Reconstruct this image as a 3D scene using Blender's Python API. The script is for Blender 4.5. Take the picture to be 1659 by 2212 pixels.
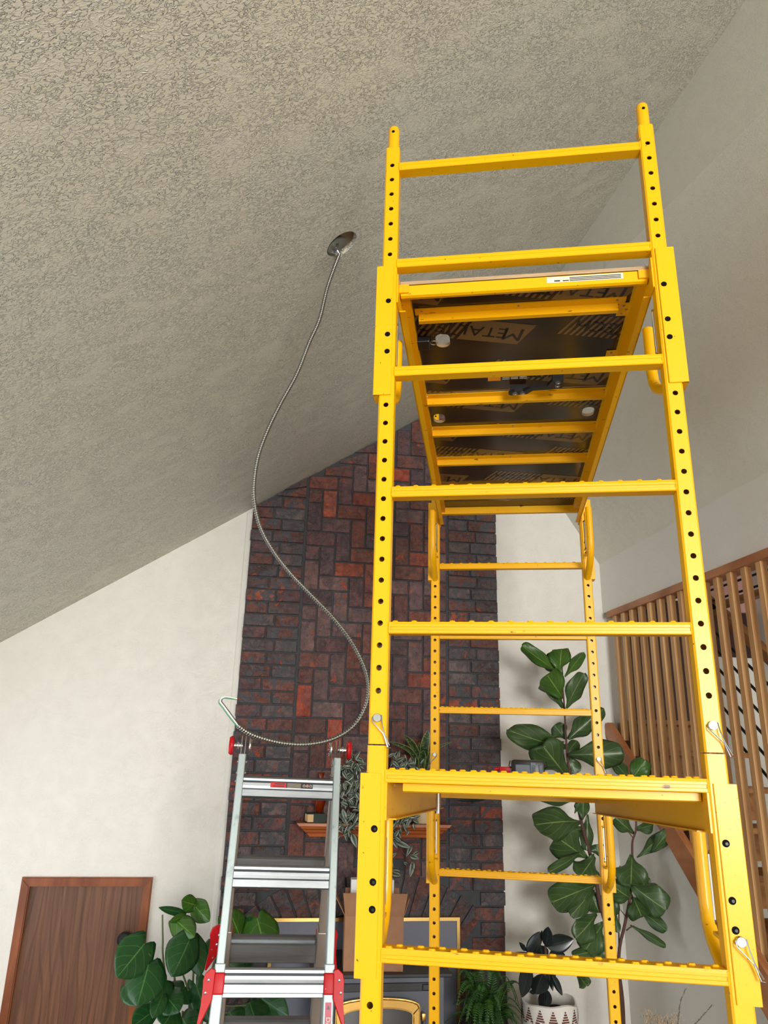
import bpy, bmesh, math, random
from mathutils import Vector, Matrix
random.seed(7)
S = bpy.context.scene
COL = S.collection
for o in list(bpy.data.objects): bpy.data.objects.remove(o)

# ------------------------------------------------------------------ camera
FPX = 1569.53
RW = [Vector((0.98908, -0.14779, 0.02490)), Vector((0.0690, 0.3030, -0.9505)), Vector((0.1330, 0.9415, 0.3103))]
RW[2].normalize(); RW[0] = (RW[0] - RW[2]*RW[0].dot(RW[2])).normalized(); RW[1] = RW[2].cross(RW[0]).normalized()
CAM = Vector((0, 0, 2.10))
cd = bpy.data.cameras.new('camera'); cam = bpy.data.objects.new('camera', cd); COL.objects.link(cam)
cd.sensor_fit = 'VERTICAL'; cd.sensor_height = 36.0; cd.lens = 36.0*FPX/2212.0
cd.clip_start = 0.05; cd.clip_end = 100
M = Matrix((RW[0], -RW[1], -RW[2])).transposed().to_4x4(); M.translation = CAM
cam.matrix_world = M
S.camera = cam

# ------------------------------------------------------------------ world, lights, exposure
S.view_settings.view_transform = 'Standard'; S.view_settings.look = 'None'
S.view_settings.exposure = 0.14; S.view_settings.gamma = 1.0
try: S.view_settings.use_curve_mapping = False
except Exception: pass
W = bpy.data.worlds.new('daylight'); S.world = W; W.use_nodes = True
W.node_tree.nodes['Background'].inputs[0].default_value = (0.62, 0.78, 1.0, 1)
W.node_tree.nodes['Background'].inputs[1].default_value = 1.0

def area(name, loc, target, sx, sy, power, color):
    l = bpy.data.lights.new(name, 'AREA'); l.shape = 'RECTANGLE'; l.size = sx; l.size_y = sy
    l.energy = power; l.color = color
    o = bpy.data.objects.new(name, l); COL.objects.link(o); o.location = loc
    d = (Vector(target) - Vector(loc)).normalized()
    o.rotation_euler = d.to_track_quat('-Z', 'Y').to_euler()
    return o
# daylight coming in through the windows of the left wall and of the wall behind the viewer
area('window_daylight_left_far', (-2.06, 3.35, 1.30), (0, 3.35, 1.30), 1.5, 1.7, 17, (0.93, 0.96, 1.0))
area('window_daylight_left_near', (-2.06, 0.20, 1.25), (0, 0.20, 1.35), 2.4, 1.7, 14, (0.74, 0.88, 1.0))
area('window_daylight_behind', (1.25, -5.86, 2.45), (1.1, 0, 2.5), 2.2, 2.4, 580, (1.0, 0.99, 0.96))

# ------------------------------------------------------------------ materials
def rgb(r, g, b):
    f = lambda c: (c/255/12.92) if c/255 <= 0.04045 else ((c/255+0.055)/1.055)**2.4
    return (f(r), f(g), f(b), 1)
MATS = {}
def mat(name, col, rough=0.5, metal=0.0, spec=0.5, coat=0.0, bump=None, mix=None, emit=None):
    m = bpy.data.materials.new(name); m.use_nodes = True; nt = m.node_tree; N = nt.nodes; L = nt.links
    b = N['Principled BSDF']
    b.inputs['Base Color'].default_value = col; b.inputs['Roughness'].default_value = rough
    b.inputs['Metallic'].default_value = metal; b.inputs['Specular IOR Level'].default_value = spec
    b.inputs['Coat Weight'].default_value = coat; b.inputs['Coat Roughness'].default_value = 0.15
    tc = N.new('ShaderNodeTexCoord')
    if mix:   # (colour2, scale, low, high, stretch)
        c2, sc, lo, hi, st = mix
        mp = N.new('ShaderNodeMapping'); mp.inputs['Scale'].default_value = st; L.new(tc.outputs['Object'], mp.inputs[0])
        n = N.new('ShaderNodeTexNoise'); n.inputs['Scale'].default_value = sc; n.inputs['Detail'].default_value = 6
        L.new(mp.outputs[0], n.inputs['Vector'])
        r = N.new('ShaderNodeValToRGB'); r.color_ramp.elements[0].position = lo; r.color_ramp.elements[1].position = hi
        r.color_ramp.elements[0].color = col; r.color_ramp.elements[1].color = c2
        L.new(n.outputs['Fac'], r.inputs[0]); L.new(r.outputs[0], b.inputs['Base Color'])
    if bump:  # (scale, strength, distance)
        n = N.new('ShaderNodeTexNoise'); n.inputs['Scale'].default_value = bump[0]; n.inputs['Detail'].default_value = 4
        L.new(tc.outputs['Object'], n.inputs['Vector'])
        bp = N.new('ShaderNodeBump'); bp.inputs['Strength'].default_value = bump[1]; bp.inputs['Distance'].default_value = bump[2]
        L.new(n.outputs['Fac'], bp.inputs['Height']); L.new(bp.outputs[0], b.inputs['Normal'])
    MATS[name] = m
    return m

def plaster(name, col, scale, strength, dist, width=0.05, stretch=(1, 1, 1), flat=0.5, fine=0.0):
    """knock-down plaster: raised curly ridges over flat trowelled patches"""
    m = mat(name, col, rough=0.42, spec=0.45); nt = m.node_tree; N = nt.nodes; L = nt.links; b = N['Principled BSDF']
    tc = N.new('ShaderNodeTexCoord'); mp = N.new('ShaderNodeMapping'); mp.inputs['Scale'].default_value = stretch
    L.new(tc.outputs['Object'], mp.inputs[0])
    n = N.new('ShaderNodeTexNoise'); n.inputs['Scale'].default_value = scale; n.inputs['Detail'].default_value = 2.5
    n.inputs['Roughness'].default_value = 0.55; n.inputs['Distortion'].default_value = 0.6
    L.new(mp.outputs[0], n.inputs['Vector'])
    s = N.new('ShaderNodeMath'); s.operation = 'SUBTRACT'; s.inputs[1].default_value = 0.5; L.new(n.outputs['Fac'], s.inputs[0])
    a = N.new('ShaderNodeMath'); a.operation = 'ABSOLUTE'; L.new(s.outputs[0], a.inputs[0])
    r = N.new('ShaderNodeMapRange'); r.interpolation_type = 'SMOOTHSTEP'
    r.inputs['From Min'].default_value = 0.0; r.inputs['From Max'].default_value = width
    r.inputs['To Min'].default_value = 1.0; r.inputs['To Max'].default_value = 0.0
    L.new(a.outputs[0], r.inputs['Value'])
    k = N.new('ShaderNodeTexNoise'); k.inputs['Scale'].default_value = scale*0.13; k.inputs['Detail'].default_value = 2; L.new(mp.outputs[0], k.inputs['Vector'])
    kr = N.new('ShaderNodeMapRange'); kr.inputs['From Min'].default_value = flat-0.12; kr.inputs['From Max'].default_value = flat+0.1
    kr.inputs['To Min'].default_value = 0.25; L.new(k.outputs['Fac'], kr.inputs['Value'])
    mu = N.new('ShaderNodeMath'); mu.operation = 'MULTIPLY'; L.new(r.outputs[0], mu.inputs[0]); L.new(kr.outputs[0], mu.inputs[1])
    f = N.new('ShaderNodeTexNoise'); f.inputs['Scale'].default_value = scale*3.2; f.inputs['Detail'].default_value = 3; L.new(mp.outputs[0], f.inputs['Vector'])
    ad = N.new('ShaderNodeMath'); ad.operation = 'MULTIPLY_ADD'; ad.inputs[1].default_value = 0.18+fine; L.new(f.outputs['Fac'], ad.inputs[0]); L.new(mu.outputs[0], ad.inputs[2])
    bp = N.new('ShaderNodeBump'); bp.inputs['Strength'].default_value = strength; bp.inputs['Distance'].default_value = dist
    L.new(ad.outputs[0], bp.inputs['Height']); L.new(bp.outputs[0], b.inputs['Normal'])
    return m

def wood(name, c1, c2, scale=6, stretch=(1, 1, 0.08), rough=0.4, spec=0.4, bands=0.0):
    m = mat(name, c1, rough=rough, spec=spec); nt = m.node_tree; N = nt.nodes; L = nt.links; b = N['Principled BSDF']
    tc = N.new('ShaderNodeTexCoord'); mp = N.new('ShaderNodeMapping'); mp.inputs['Scale'].default_value = stretch
    L.new(tc.outputs['Object'], mp.inputs[0])
    n = N.new('ShaderNodeTexNoise'); n.inputs['Scale'].default_value = scale*2.2; n.inputs['Detail'].default_value = 5; n.inputs['Distortion'].default_value = 0.4
    L.new(mp.outputs[0], n.inputs['Vector'])
    if bands:
        w = N.new('ShaderNodeMath'); w.operation = 'MULTIPLY'; w.inputs[1].default_value = bands; 
        n2 = N.new('ShaderNodeTexNoise'); n2.inputs['Scale'].default_value = scale*0.55; n2.inputs['Detail'].default_value = 1.5; L.new(mp.outputs[0], n2.inputs['Vector'])
        L.new(n2.outputs['Fac'], w.inputs[0])
        fr = N.new('ShaderNodeMath'); fr.operation = 'FRACT'; L.new(w.outputs[0], fr.inputs[0])
        mx = N.new('ShaderNodeMath'); mx.operation = 'MULTIPLY_ADD'; mx.inputs[1].default_value = 0.55; L.new(fr.outputs[0], mx.inputs[0])
        h = N.new('ShaderNodeMath'); h.operation = 'MULTIPLY'; h.inputs[1].default_value = 0.5; L.new(n.outputs['Fac'], h.inputs[0]); L.new(h.outputs[0], mx.inputs[2])
        fac = mx.outputs[0]
    else: fac = n.outputs['Fac']
    r = N.new('ShaderNodeValToRGB'); r.color_ramp.elements[0].position = 0.33; r.color_ramp.elements[1].position = 0.68
    r.color_ramp.elements[0].color = c1; r.color_ramp.elements[1].color = c2
    L.new(fac, r.inputs[0]); L.new(r.outputs[0], b.inputs['Base Color'])
    return m

CEIL = plaster('ceiling_plaster', rgb(216, 213, 197), 98, 1.0, 0.0058, 0.055, (0.6, 1, 0.6), flat=0.46)
CEIL2 = plaster('ceiling_fine_plaster', rgb(214, 210, 195), 120, 0.5, 0.003, 0.06, (1, 1, 1))
WALL = plaster('wall_plaster', rgb(222, 218, 209), 85, 0.4, 0.003, 0.08, (1, 1, 1), fine=0.1)
FLOOR = wood('floor_oak', rgb(92, 74, 56), rgb(116, 94, 72), 3, (1, 0.1, 1), 0.4)
YEL = mat('yellow_enamel', rgb(236, 174, 0), rough=0.36, spec=0.35, coat=0.08, mix=(rgb(96, 70, 10), 95, 0.695, 0.73, (1, 1, 1)))
YELD = mat('yellow_enamel_worn', rgb(230, 168, 0), rough=0.36, spec=0.4, coat=0.08, mix=(rgb(110, 80, 16), 60, 0.67, 0.72, (0.35, 1, 1)))
HOLE_SHADE = mat('hole_shade_black', rgb(14, 12, 9), rough=0.8, spec=0.1)  # near-black colour standing in for the shade inside holes and tubes
ZINC = mat('zinc_plate', rgb(176, 180, 184), rough=0.28, metal=1.0)
CHROME = mat('chrome', rgb(225, 226, 228), rough=0.15, metal=1.0)
ALU = mat('brushed_aluminium', rgb(158, 162, 166), rough=0.42, metal=0.9, mix=(rgb(134, 139, 143), 14, 0.45, 0.75, (0.3, 1, 4)))
ALUM = mat('matt_aluminium_rail', rgb(164, 176, 176), rough=0.45, metal=0.35, mix=(rgb(140, 152, 156), 26, 0.60, 0.70, (1, 1, 1)))
ALUB = mat('rear_rail_aluminium', rgb(150, 138, 128), rough=0.4, metal=0.4)
RED = mat('red_plastic', rgb(190, 14, 24), rough=0.45, spec=0.3, mix=(rgb(225, 200, 200), 28, 0.68, 0.72, (1, 1, 1)))
BLACK = mat('black_plastic', rgb(18, 19, 22), rough=0.35)
BLACKM = mat('black_metal', rgb(14, 14, 15), rough=0.4)
GREYP = mat('grey_plastic_cover', rgb(92, 98, 108), rough=0.35)
PLY = mat('phenolic_film_plywood', rgb(42, 27, 16), rough=0.16, spec=0.6, mix=(rgb(58, 38, 22), 7, 0.4, 0.7, (1, 1, 1)))
PRINT = mat('tan_print', rgb(116, 86, 46), rough=0.22, spec=0.6)
PRINTD = mat('dark_print', rgb(34, 22, 14), rough=0.2, spec=0.6)
PLYEDGE = wood('plywood_edge', rgb(150, 120, 88), rgb(196, 168, 132), 40, (0.1, 0.1, 14), 0.7)
MORTAR = mat('charcoal_mortar', rgb(66, 67, 70), rough=0.85, bump=(60, 0.5, 0.004))
OAK = wood('slat_oak', rgb(172, 124, 78), rgb(208, 164, 112), 9, (1, 1, 0.06), 0.45)
OAKD = wood('stair_oak', rgb(112, 70, 36), rgb(158, 108, 62), 9, (1, 0.08, 1), 0.4)
CEDAR = wood('stringer_cedar', rgb(150, 92, 56), rgb(188, 128, 86), 9, (1, 0.15, 0.3), 0.45)
DOORW = wood('door_veneer', rgb(88, 56, 38), rgb(116, 78, 54), 14, (1.6, 1, 0.06), 0.38)
def grain():
    nt = DOORW.node_tree; N = nt.nodes; L = nt.links; b = N['Principled BSDF']
    tc = N.new('ShaderNodeTexCoord'); mp = N.new('ShaderNodeMapping'); mp.inputs['Scale'].default_value = (1, 1, 0.13); L.new(tc.outputs['Object'], mp.inputs[0])
    w = N.new('ShaderNodeTexWave'); w.wave_type = 'BANDS'; w.bands_direction = 'X'; w.inputs['Scale'].default_value = 7; w.inputs['Distortion'].default_value = 16
    w.inputs['Detail'].default_value = 2.0; w.inputs['Detail Scale'].default_value = 0.9; L.new(mp.outputs[0], w.inputs['Vector'])
    r = N.new('ShaderNodeValToRGB'); r.color_ramp.elements[0].position = 0.02; r.color_ramp.elements[1].position = 0.22
    r.color_ramp.elements[0].color = (0.42, 0.36, 0.34, 1); r.color_ramp.elements[1].color = (1, 1, 1, 1); L.new(w.outputs['Fac'], r.inputs[0])
    src = b.inputs['Base Color'].links[0].from_socket
    mx = N.new('ShaderNodeMix'); mx.data_type = 'RGBA'; mx.blend_type = 'MULTIPLY'; mx.inputs[0].default_value = 0.5
    L.new(src, mx.inputs[6]); L.new(r.outputs[0], mx.inputs[7]); L.new(mx.outputs[2], b.inputs['Base Color'])
grain()
DOORT = wood('door_trim_wood', rgb(112, 58, 28), rgb(142, 80, 42), 8, (1, 1, 0.2), 0.35)
MANT = wood('mantel_wood', rgb(140, 68, 30), rgb(180, 98, 48), 8, (0.12, 1, 1), 0.35)
BRASS = mat('brass', rgb(222, 186, 112), rough=0.25, metal=1.0)
GOLD = mat('satin_gold', rgb(206, 164, 92), rough=0.32, metal=1.0, bump=(300, 0.1, 0.001))
SLATE = mat('slate_grey_panel', rgb(104, 106, 118), rough=0.55)
IRON = mat('grey_stove_iron', rgb(88, 92, 102), rough=0.5)
IROND = mat('black_stove_iron', rgb(26, 28, 32), rough=0.4)
GLASS = mat('dark_stove_glass', rgb(26, 14, 16), rough=0.08, spec=0.8)
CARD = mat('cardboard', rgb(164, 120, 90), rough=0.8, mix=(rgb(154, 112, 82), 20, 0.4, 0.7, (1, 1, 1)))
CARDI = mat('cardboard_inside', rgb(150, 112, 78), rough=0.85)
WHITE = mat('white_card', rgb(226, 226, 224), rough=0.6)
CREAM = mat('cream_ceramic', rgb(208, 186, 150), rough=0.5)
PAPER = mat('book_pages', rgb(214, 176, 128), rough=0.8)
BOOKG = mat('dark_green_cloth', rgb(36, 50, 40), rough=0.7)
AMBER = mat('amber_glass', rgb(150, 48, 4), rough=0.06, spec=0.8)
AMBER.node_tree.nodes['Principled BSDF'].inputs['Transmission Weight'].default_value = 0.55
POTW = mat('chalky_white_pot', rgb(214, 210, 204), rough=0.8, bump=(40, 0.4, 0.004))
POTB = mat('brown_pattern', rgb(96, 52, 36), rough=0.8)
POTD = mat('dark_planter', rgb(34, 34, 36), rough=0.6)
BASKET = mat('woven_basket', rgb(130, 98, 62), rough=0.8, bump=(90, 0.8, 0.006))
SOIL = mat('soil', rgb(40, 28, 20), rough=0.95)
BARK = mat('bark', rgb(82, 54, 44), rough=0.8, bump=(90, 0.5, 0.003))
STEMG = mat('green_stem', rgb(84, 98, 54), rough=0.5)
STEMP = mat('purple_stem', rgb(92, 60, 62), rough=0.6)
DRIED = mat('dried_seed_heads', rgb(166, 146, 122), rough=0.9)
DRIEDD = mat('dried_dark_fronds', rgb(88, 82, 78), rough=0.9)
LABELW = mat('white_label', rgb(214, 208, 190), rough=0.6)
LABELO = mat('orange_label', rgb(226, 140, 30), rough=0.5)
LABELR = mat('red_label', rgb(206, 28, 34), rough=0.4)
LABELK = mat('black_label', rgb(28, 26, 28), rough=0.4)
LABELM = mat('danger_magenta', rgb(182, 34, 74), rough=0.4)
INK = mat('label_ink', rgb(50, 46, 42), rough=0.7)
WIREG = mat('green_wire', rgb(22, 128, 84), rough=0.35)
WIREW = mat('white_wire', rgb(226, 226, 220), rough=0.35)
WIREK = mat('black_wire', rgb(14, 14, 14), rough=0.35)
COPPER = mat('copper', rgb(190, 110, 66), rough=0.35, metal=1.0)
CONDUIT = mat('galvanised_conduit', rgb(146, 145, 140), rough=0.3, metal=1.0)
CANM = mat('galvanised_can', rgb(128, 134, 132), rough=0.35, metal=0.8)
CANIN = mat('ceiling_void', rgb(150, 130, 108), rough=0.8)
PINK = mat('rose_painted_wall', rgb(196, 150, 146), rough=0.8)
DARKW = mat('dark_red_panel', rgb(48, 16, 12), rough=0.5)

def brickmat():
    m = mat('clinker_brick', rgb(90, 50, 44), rough=0.62, spec=0.35); nt = m.node_tree; N = nt.nodes; L = nt.links; b = N['Principled BSDF']
    at = N.new('ShaderNodeAttribute'); at.attribute_name = 'tone'
    tc = N.new('ShaderNodeTexCoord')
    n = N.new('ShaderNodeTexNoise'); n.inputs['Scale'].default_value = 17; n.inputs['Detail'].default_value = 5; n.inputs['Distortion'].default_value = 0.8; L.new(tc.outputs['Object'], n.inputs['Vector'])
    r = N.new('ShaderNodeValToRGB'); cr = r.color_ramp; cr.elements[0].position = 0.36; cr.elements[1].position = 0.70
    cr.elements[0].color = (0.62, 0.62, 0.66, 1); cr.elements[1].color = (1.25, 1.15, 1.1, 1); L.new(n.outputs['Fac'], r.inputs[0])
    mx = N.new('ShaderNodeMix'); mx.data_type = 'RGBA'; mx.blend_type = 'MULTIPLY'; mx.inputs[0].default_value = 1.0
    L.new(at.outputs['Color'], mx.inputs[6]); L.new(r.outputs[0], mx.inputs[7])
    # scorched grey skin and orange spalls
    n2 = N.new('ShaderNodeTexNoise'); n2.inputs['Scale'].default_value = 9; n2.inputs['Detail'].default_value = 6; n2.inputs['Distortion'].default_value = 1.6; L.new(tc.outputs['Object'], n2.inputs['Vector'])
    r2 = N.new('ShaderNodeMapRange'); r2.inputs['From Min'].default_value = 0.50; r2.inputs['From Max'].default_value = 0.56; L.new(n2.outputs['Fac'], r2.inputs['Value'])
    sc = N.new('ShaderNodeMath'); sc.operation = 'MULTIPLY'; L.new(r2.outputs[0], sc.inputs[0]); L.new(at.outputs['Alpha'], sc.inputs[1])
    m2 = N.new('ShaderNodeMix'); m2.data_type = 'RGBA'; L.new(sc.outputs[0], m2.inputs[0]); L.new(mx.outputs[2], m2.inputs[6]); m2.inputs[7].default_value = rgb(76, 74, 78)
    n3 = N.new('ShaderNodeTexNoise'); n3.inputs['Scale'].default_value = 13; n3.inputs['Detail'].default_value = 4; n3.inputs['Distortion'].default_value = 1.0
    mp = N.new('ShaderNodeMapping'); mp.inputs['Location'].default_value = (3.1, 7.7, 1.3); L.new(tc.outputs['Object'], mp.inputs[0]); L.new(mp.outputs[0], n3.inputs['Vector'])
    r3 = N.new('ShaderNodeMapRange'); r3.inputs['From Min'].default_value = 0.66; r3.inputs['From Max'].default_value = 0.70; L.new(n3.outputs['Fac'], r3.inputs['Value'])
    m3 = N.new('ShaderNodeMix'); m3.data_type = 'RGBA'; L.new(r3.outputs[0], m3.inputs[0]); L.new(m2.outputs[2], m3.inputs[6]); m3.inputs[7].default_value = rgb(150, 68, 40)
    L.new(m3.outputs[2], b.inputs['Base Color'])
    n4 = N.new('ShaderNodeTexNoise'); n4.inputs['Scale'].default_value = 34; n4.inputs['Detail'].default_value = 6; n4.inputs['Distortion'].default_value = 1.2; L.new(tc.outputs['Object'], n4.inputs['Vector'])
    ad = N.new('ShaderNodeMath'); ad.operation = 'ADD'; L.new(n4.outputs['Fac'], ad.inputs[0]); L.new(n2.outputs['Fac'], ad.inputs[1])
    bp = N.new('ShaderNodeBump'); bp.inputs['Strength'].default_value = 1.0; bp.inputs['Distance'].default_value = 0.016
    L.new(ad.outputs[0], bp.inputs['Height']); L.new(bp.outputs[0], b.inputs['Normal'])
    return m
BRICK = brickmat()

def leafmat(name, dark, light, vein, nveins=7, slant=0.9, rough=0.38, stripes=None, vw=0.05):
    m = mat(name, dark, rough=rough, spec=0.5); nt = m.node_tree; N = nt.nodes; L = nt.links; b = N['Principled BSDF']
    uv = N.new('ShaderNodeUVMap'); sp = N.new('ShaderNodeSeparateXYZ'); L.new(uv.outputs[0], sp.inputs[0])
    def M2(op, a, c=None, v=None):
        x = N.new('ShaderNodeMath'); x.operation = op
        L.new(a, x.inputs[0])
        if c is not None: L.new(c, x.inputs[1])
        elif v is not None: x.inputs[1].default_value = v
        return x.outputs[0]
    u = M2('ABSOLUTE', M2('SUBTRACT', sp.outputs[0], v=0.5)); v = sp.outputs[1]   # u 0..0.5
    tc = N.new('ShaderNodeTexCoord'); n = N.new('ShaderNodeTexNoise'); n.inputs['Scale'].default_value = 9; L.new(tc.outputs['Object'], n.inputs['Vector'])
    base = N.new('ShaderNodeMix'); base.data_type = 'RGBA'; L.new(n.outputs['Fac'], base.inputs[0]); base.inputs[6].default_value = dark; base.inputs[7].default_value = light
    col = base.outputs[2]
    if stripes:
        # pale bands either side of a dark midrib
        d = M2('ABSOLUTE', M2('SUBTRACT', u, v=0.27)); g = N.new('ShaderNodeMapRange'); g.inputs['From Min'].default_value = 0.10; g.inputs['From Max'].default_value = 0.15
        g.inputs['To Min'].default_value = 1; g.inputs['To Max'].default_value = 0; L.new(d, g.inputs['Value'])
        s = N.new('ShaderNodeMix'); s.data_type = 'RGBA'; L.new(g.outputs[0], s.inputs[0]); L.new(col, s.inputs[6]); s.inputs[7].default_value = stripes; col = s.outputs[2]
    if vein:
        mid = M2('LESS_THAN', u, v=0.016)
        w = M2('FRACT', M2('MULTIPLY', M2('SUBTRACT', v, M2('MULTIPLY', u, v=slant)), v=nveins))
        side = M2('LESS_THAN', M2('ABSOLUTE', M2('SUBTRACT', w, v=0.5)), v=vw)
        fac = M2('MAXIMUM', mid, M2('MULTIPLY', side, v=0.55))
        s = N.new('ShaderNodeMix'); s.data_type = 'RGBA'; L.new(fac, s.inputs[0]); L.new(col, s.inputs[6]); s.inputs[7].default_value = vein; col = s.outputs[2]
    L.new(col, b.inputs['Base Color'])
    bp = N.new('ShaderNodeBump'); bp.inputs['Strength'].default_value = 0.3; bp.inputs['Distance'].default_value = 0.003
    if nveins and not stripes:
        wv = M2('PINGPONG', M2('MULTIPLY', M2('SUBTRACT', v, M2('MULTIPLY', u, v=slant)), v=nveins), v=0.5); L.new(wv, bp.inputs['Height']); L.new(bp.outputs[0], b.inputs['Normal'])
    return m
FIGL = leafmat('fiddle_leaf', rgb(38, 60, 30), rgb(62, 88, 44), rgb(112, 132, 76), 4, 1.0, 0.42, vw=0.025)
FIGY = leafmat('fiddle_leaf_young', rgb(44, 78, 24), rgb(66, 100, 36), rgb(118, 140, 70), 5, 1.0, 0.38, vw=0.025)
MONL = leafmat('monstera_leaf', rgb(24, 62, 30), rgb(36, 84, 38), rgb(74, 118, 60), 4, 0.7, 0.33, vw=0.03)
MONY = leafmat('monstera_leaf_young', rgb(50, 92, 24), rgb(66, 108, 32), rgb(110, 150, 70), 4, 0.7, 0.35, vw=0.03)
RUBL = leafmat('rubber_leaf', rgb(22, 30, 30), rgb(34, 42, 42), rgb(50, 58, 56), 0, 0.7, 0.25)
ZEBL = leafmat('zebra_leaf', rgb(40, 54, 40), rgb(52, 62, 50), None, 0, 0.7, 0.35, stripes=rgb(140, 150, 136))
FERNL = mat('fern_green', rgb(30, 66, 20), rough=0.55, mix=(rgb(58, 102, 32), 14, 0.35, 0.7, (1, 1, 1)))
SNKL = leafmat('snake_leaf', rgb(30, 52, 28), rgb(48, 80, 38), None, 0)
def snake():
    nt = SNKL.node_tree; N = nt.nodes; L = nt.links; b = N['Principled BSDF']
    uv = N.new('ShaderNodeUVMap'); mp = N.new('ShaderNodeMapping'); mp.inputs['Scale'].default_value = (2, 22, 1); L.new(uv.outputs[0], mp.inputs[0])
    n = N.new('ShaderNodeTexNoise'); n.inputs['Scale'].default_value = 1.2; n.inputs['Detail'].default_value = 3; L.new(mp.outputs[0], n.inputs['Vector'])
    r = N.new('ShaderNodeValToRGB'); r.color_ramp.elements[0].position = 0.5; r.color_ramp.elements[1].position = 0.62
    r.color_ramp.elements[0].color = rgb(30, 50, 26); r.color_ramp.elements[1].color = rgb(92, 118, 62); L.new(n.outputs['Fac'], r.inputs[0])
    sp = N.new('ShaderNodeSeparateXYZ'); L.new(uv.outputs[0], sp.inputs[0])
    a = N.new('ShaderNodeMath'); a.operation = 'SUBTRACT'; a.inputs[1].default_value = 0.5; L.new(sp.outputs[0], a.inputs[0])
    c = N.new('ShaderNodeMath'); c.operation = 'ABSOLUTE'; L.new(a.outputs[0], c.inputs[0])
    g = N.new('ShaderNodeMath'); g.operation = 'GREATER_THAN'; g.inputs[1].default_value = 0.44; L.new(c.outputs[0], g.inputs[0])
    s = N.new('ShaderNodeMix'); s.data_type = 'RGBA'; L.new(g.outputs[0], s.inputs[0]); L.new(r.outputs[0], s.inputs[6]); s.inputs[7].default_value = rgb(140, 140, 80)
    L.new(s.outputs[2], b.inputs['Base Color'])
snake()

# ------------------------------------------------------------------ mesh helpers
def obj(name, bm, mats, parent=None, smooth=False, label=None):
    me = bpy.data.meshes.new(name); bmesh.ops.recalc_face_normals(bm, faces=bm.faces[:]) if smooth != 'leaf' else None
    bm.to_mesh(me); bm.free()
    for m in (mats if isinstance(mats, (list, tuple)) else [mats]): me.materials.append(m)
    if smooth: me.polygons.foreach_set('use_smooth', [True]*len(me.polygons)); 
    if smooth is True:
        try: me.set_sharp_from_angle(angle=math.radians(38))
        except Exception: pass
    o = bpy.data.objects.new(name, me); COL.objects.link(o)
    if parent: o.parent = parent
    if label: o['label'] = label
    return o
def tag(o, label, cat, group=None, kind=None):
    o['label'] = label; o['category'] = cat
    if group: o['group'] = group
    if kind: o['kind'] = kind
    return o
def thing(name, label, cat, loc=(0, 0, 0), rz=0, group=None):
    o = bpy.data.objects.new(name, None); COL.objects.link(o); o.location = loc; o.rotation_euler = (0, 0, rz)
    o.empty_display_size = 0.1
    return tag(o, label, cat, group)
def struct(name, bm, m, parent=None, label=None):
    o = obj(name, bm, m, parent)
    if not parent: o['kind'] = 'structure'
    if label: o['label'] = label
    return o
def B(): return bmesh.new()
def quad(bm, pts, mi=0):
    f = bm.faces.new([bm.verts.new(p) for p in pts]); f.material_index = mi; return f
def box(bm, x0, x1, y0, y1, z0, z1, mi=0, T=None, shear=0.0, bev=0.0):
    """axis-aligned box, optional transform T, z sheared along y"""
    vs = [Vector((x, y, z + shear*y)) for x in (x0, x1) for y in (y0, y1) for z in (z0, z1)]
    if T: vs = [T @ v for v in vs]
    v = [bm.verts.new(p) for p in vs]
    fs = [(0, 1, 3, 2), (4, 6, 7, 5), (0, 4, 5, 1), (2, 3, 7, 6), (0, 2, 6, 4), (1, 5, 7, 3)]
    F = []
    for f in fs:
        a = bm.faces.new([v[i] for i in f]); a.material_index = mi; F.append(a)
    if bev:
        es = list({e for f in F for e in f.edges})
        r = bmesh.ops.bevel(bm, geom=es, offset=bev, segments=2, affect='EDGES', profile=0.5)
        for f in r['faces']: f.material_index = mi
    return F
def frame_of(d, up=Vector((0, 0, 1))):
    d = d.normalized()
    if abs(d.dot(up)) > 0.98: up = Vector((1, 0, 0))
    a = d.cross(up).normalized(); b = a.cross(d).normalized()
    return a, b
def tube(bm, pts, r, n=10, mi=0, cap=True, rr=None, squash=1.0):
    """tube along a polyline with parallel-transported rings"""
    pts = [Vector(p) for p in pts]; rings = []
    a = None
    for i, p in enumerate(pts):
        d = (pts[min(i+1, len(pts)-1)] - pts[max(i-1, 0)]).normalized()
        if a is None: a, b = frame_of(d)
        else:
            a = (a - d*a.dot(d)).normalized(); b = a.cross(d)
        rad = rr[i] if rr else r
        rings.append([bm.verts.new(p + (a*math.cos(2*math.pi*k/n) + b*math.sin(2*math.pi*k/n)*squash)*rad) for k in range(n)])
    for i in range(len(rings)-1):
        for k in range(n):
            f = bm.faces.new([rings[i][k], rings[i][(k+1) % n], rings[i+1][(k+1) % n], rings[i+1][k]]); f.material_index = mi
    if cap:
        for rg in (rings[0], rings[-1]):
            f = bm.faces.new(rg); f.material_index = mi
def lathe(bm, prof, c=(0, 0, 0), n=28, mi=0, axis='Z', wav=None):
    c = Vector(c); rings = []
    for r, h in prof:
        ring = []
        for k in range(n):
            t = 2*math.pi*k/n; q = (r*math.cos(t), r*math.sin(t)); hh = h + (wav(t)*h if wav and r > 0 else 0)
            v = {'Z': Vector((q[0], q[1], hh)), 'Y': Vector((q[0], hh, q[1])), 'X': Vector((hh, q[0], q[1]))}[axis]
            ring.append(bm.verts.new(c + v))
        rings.append(ring)
    for i in range(len(rings)-1):
        for k in range(n):
            f = bm.faces.new([rings[i][k], rings[i][(k+1) % n], rings[i+1][(k+1) % n], rings[i+1][k]]); f.material_index = mi
    for rg in (rings[0], rings[-1]):
        f = bm.faces.new(rg); f.material_index = mi
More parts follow.
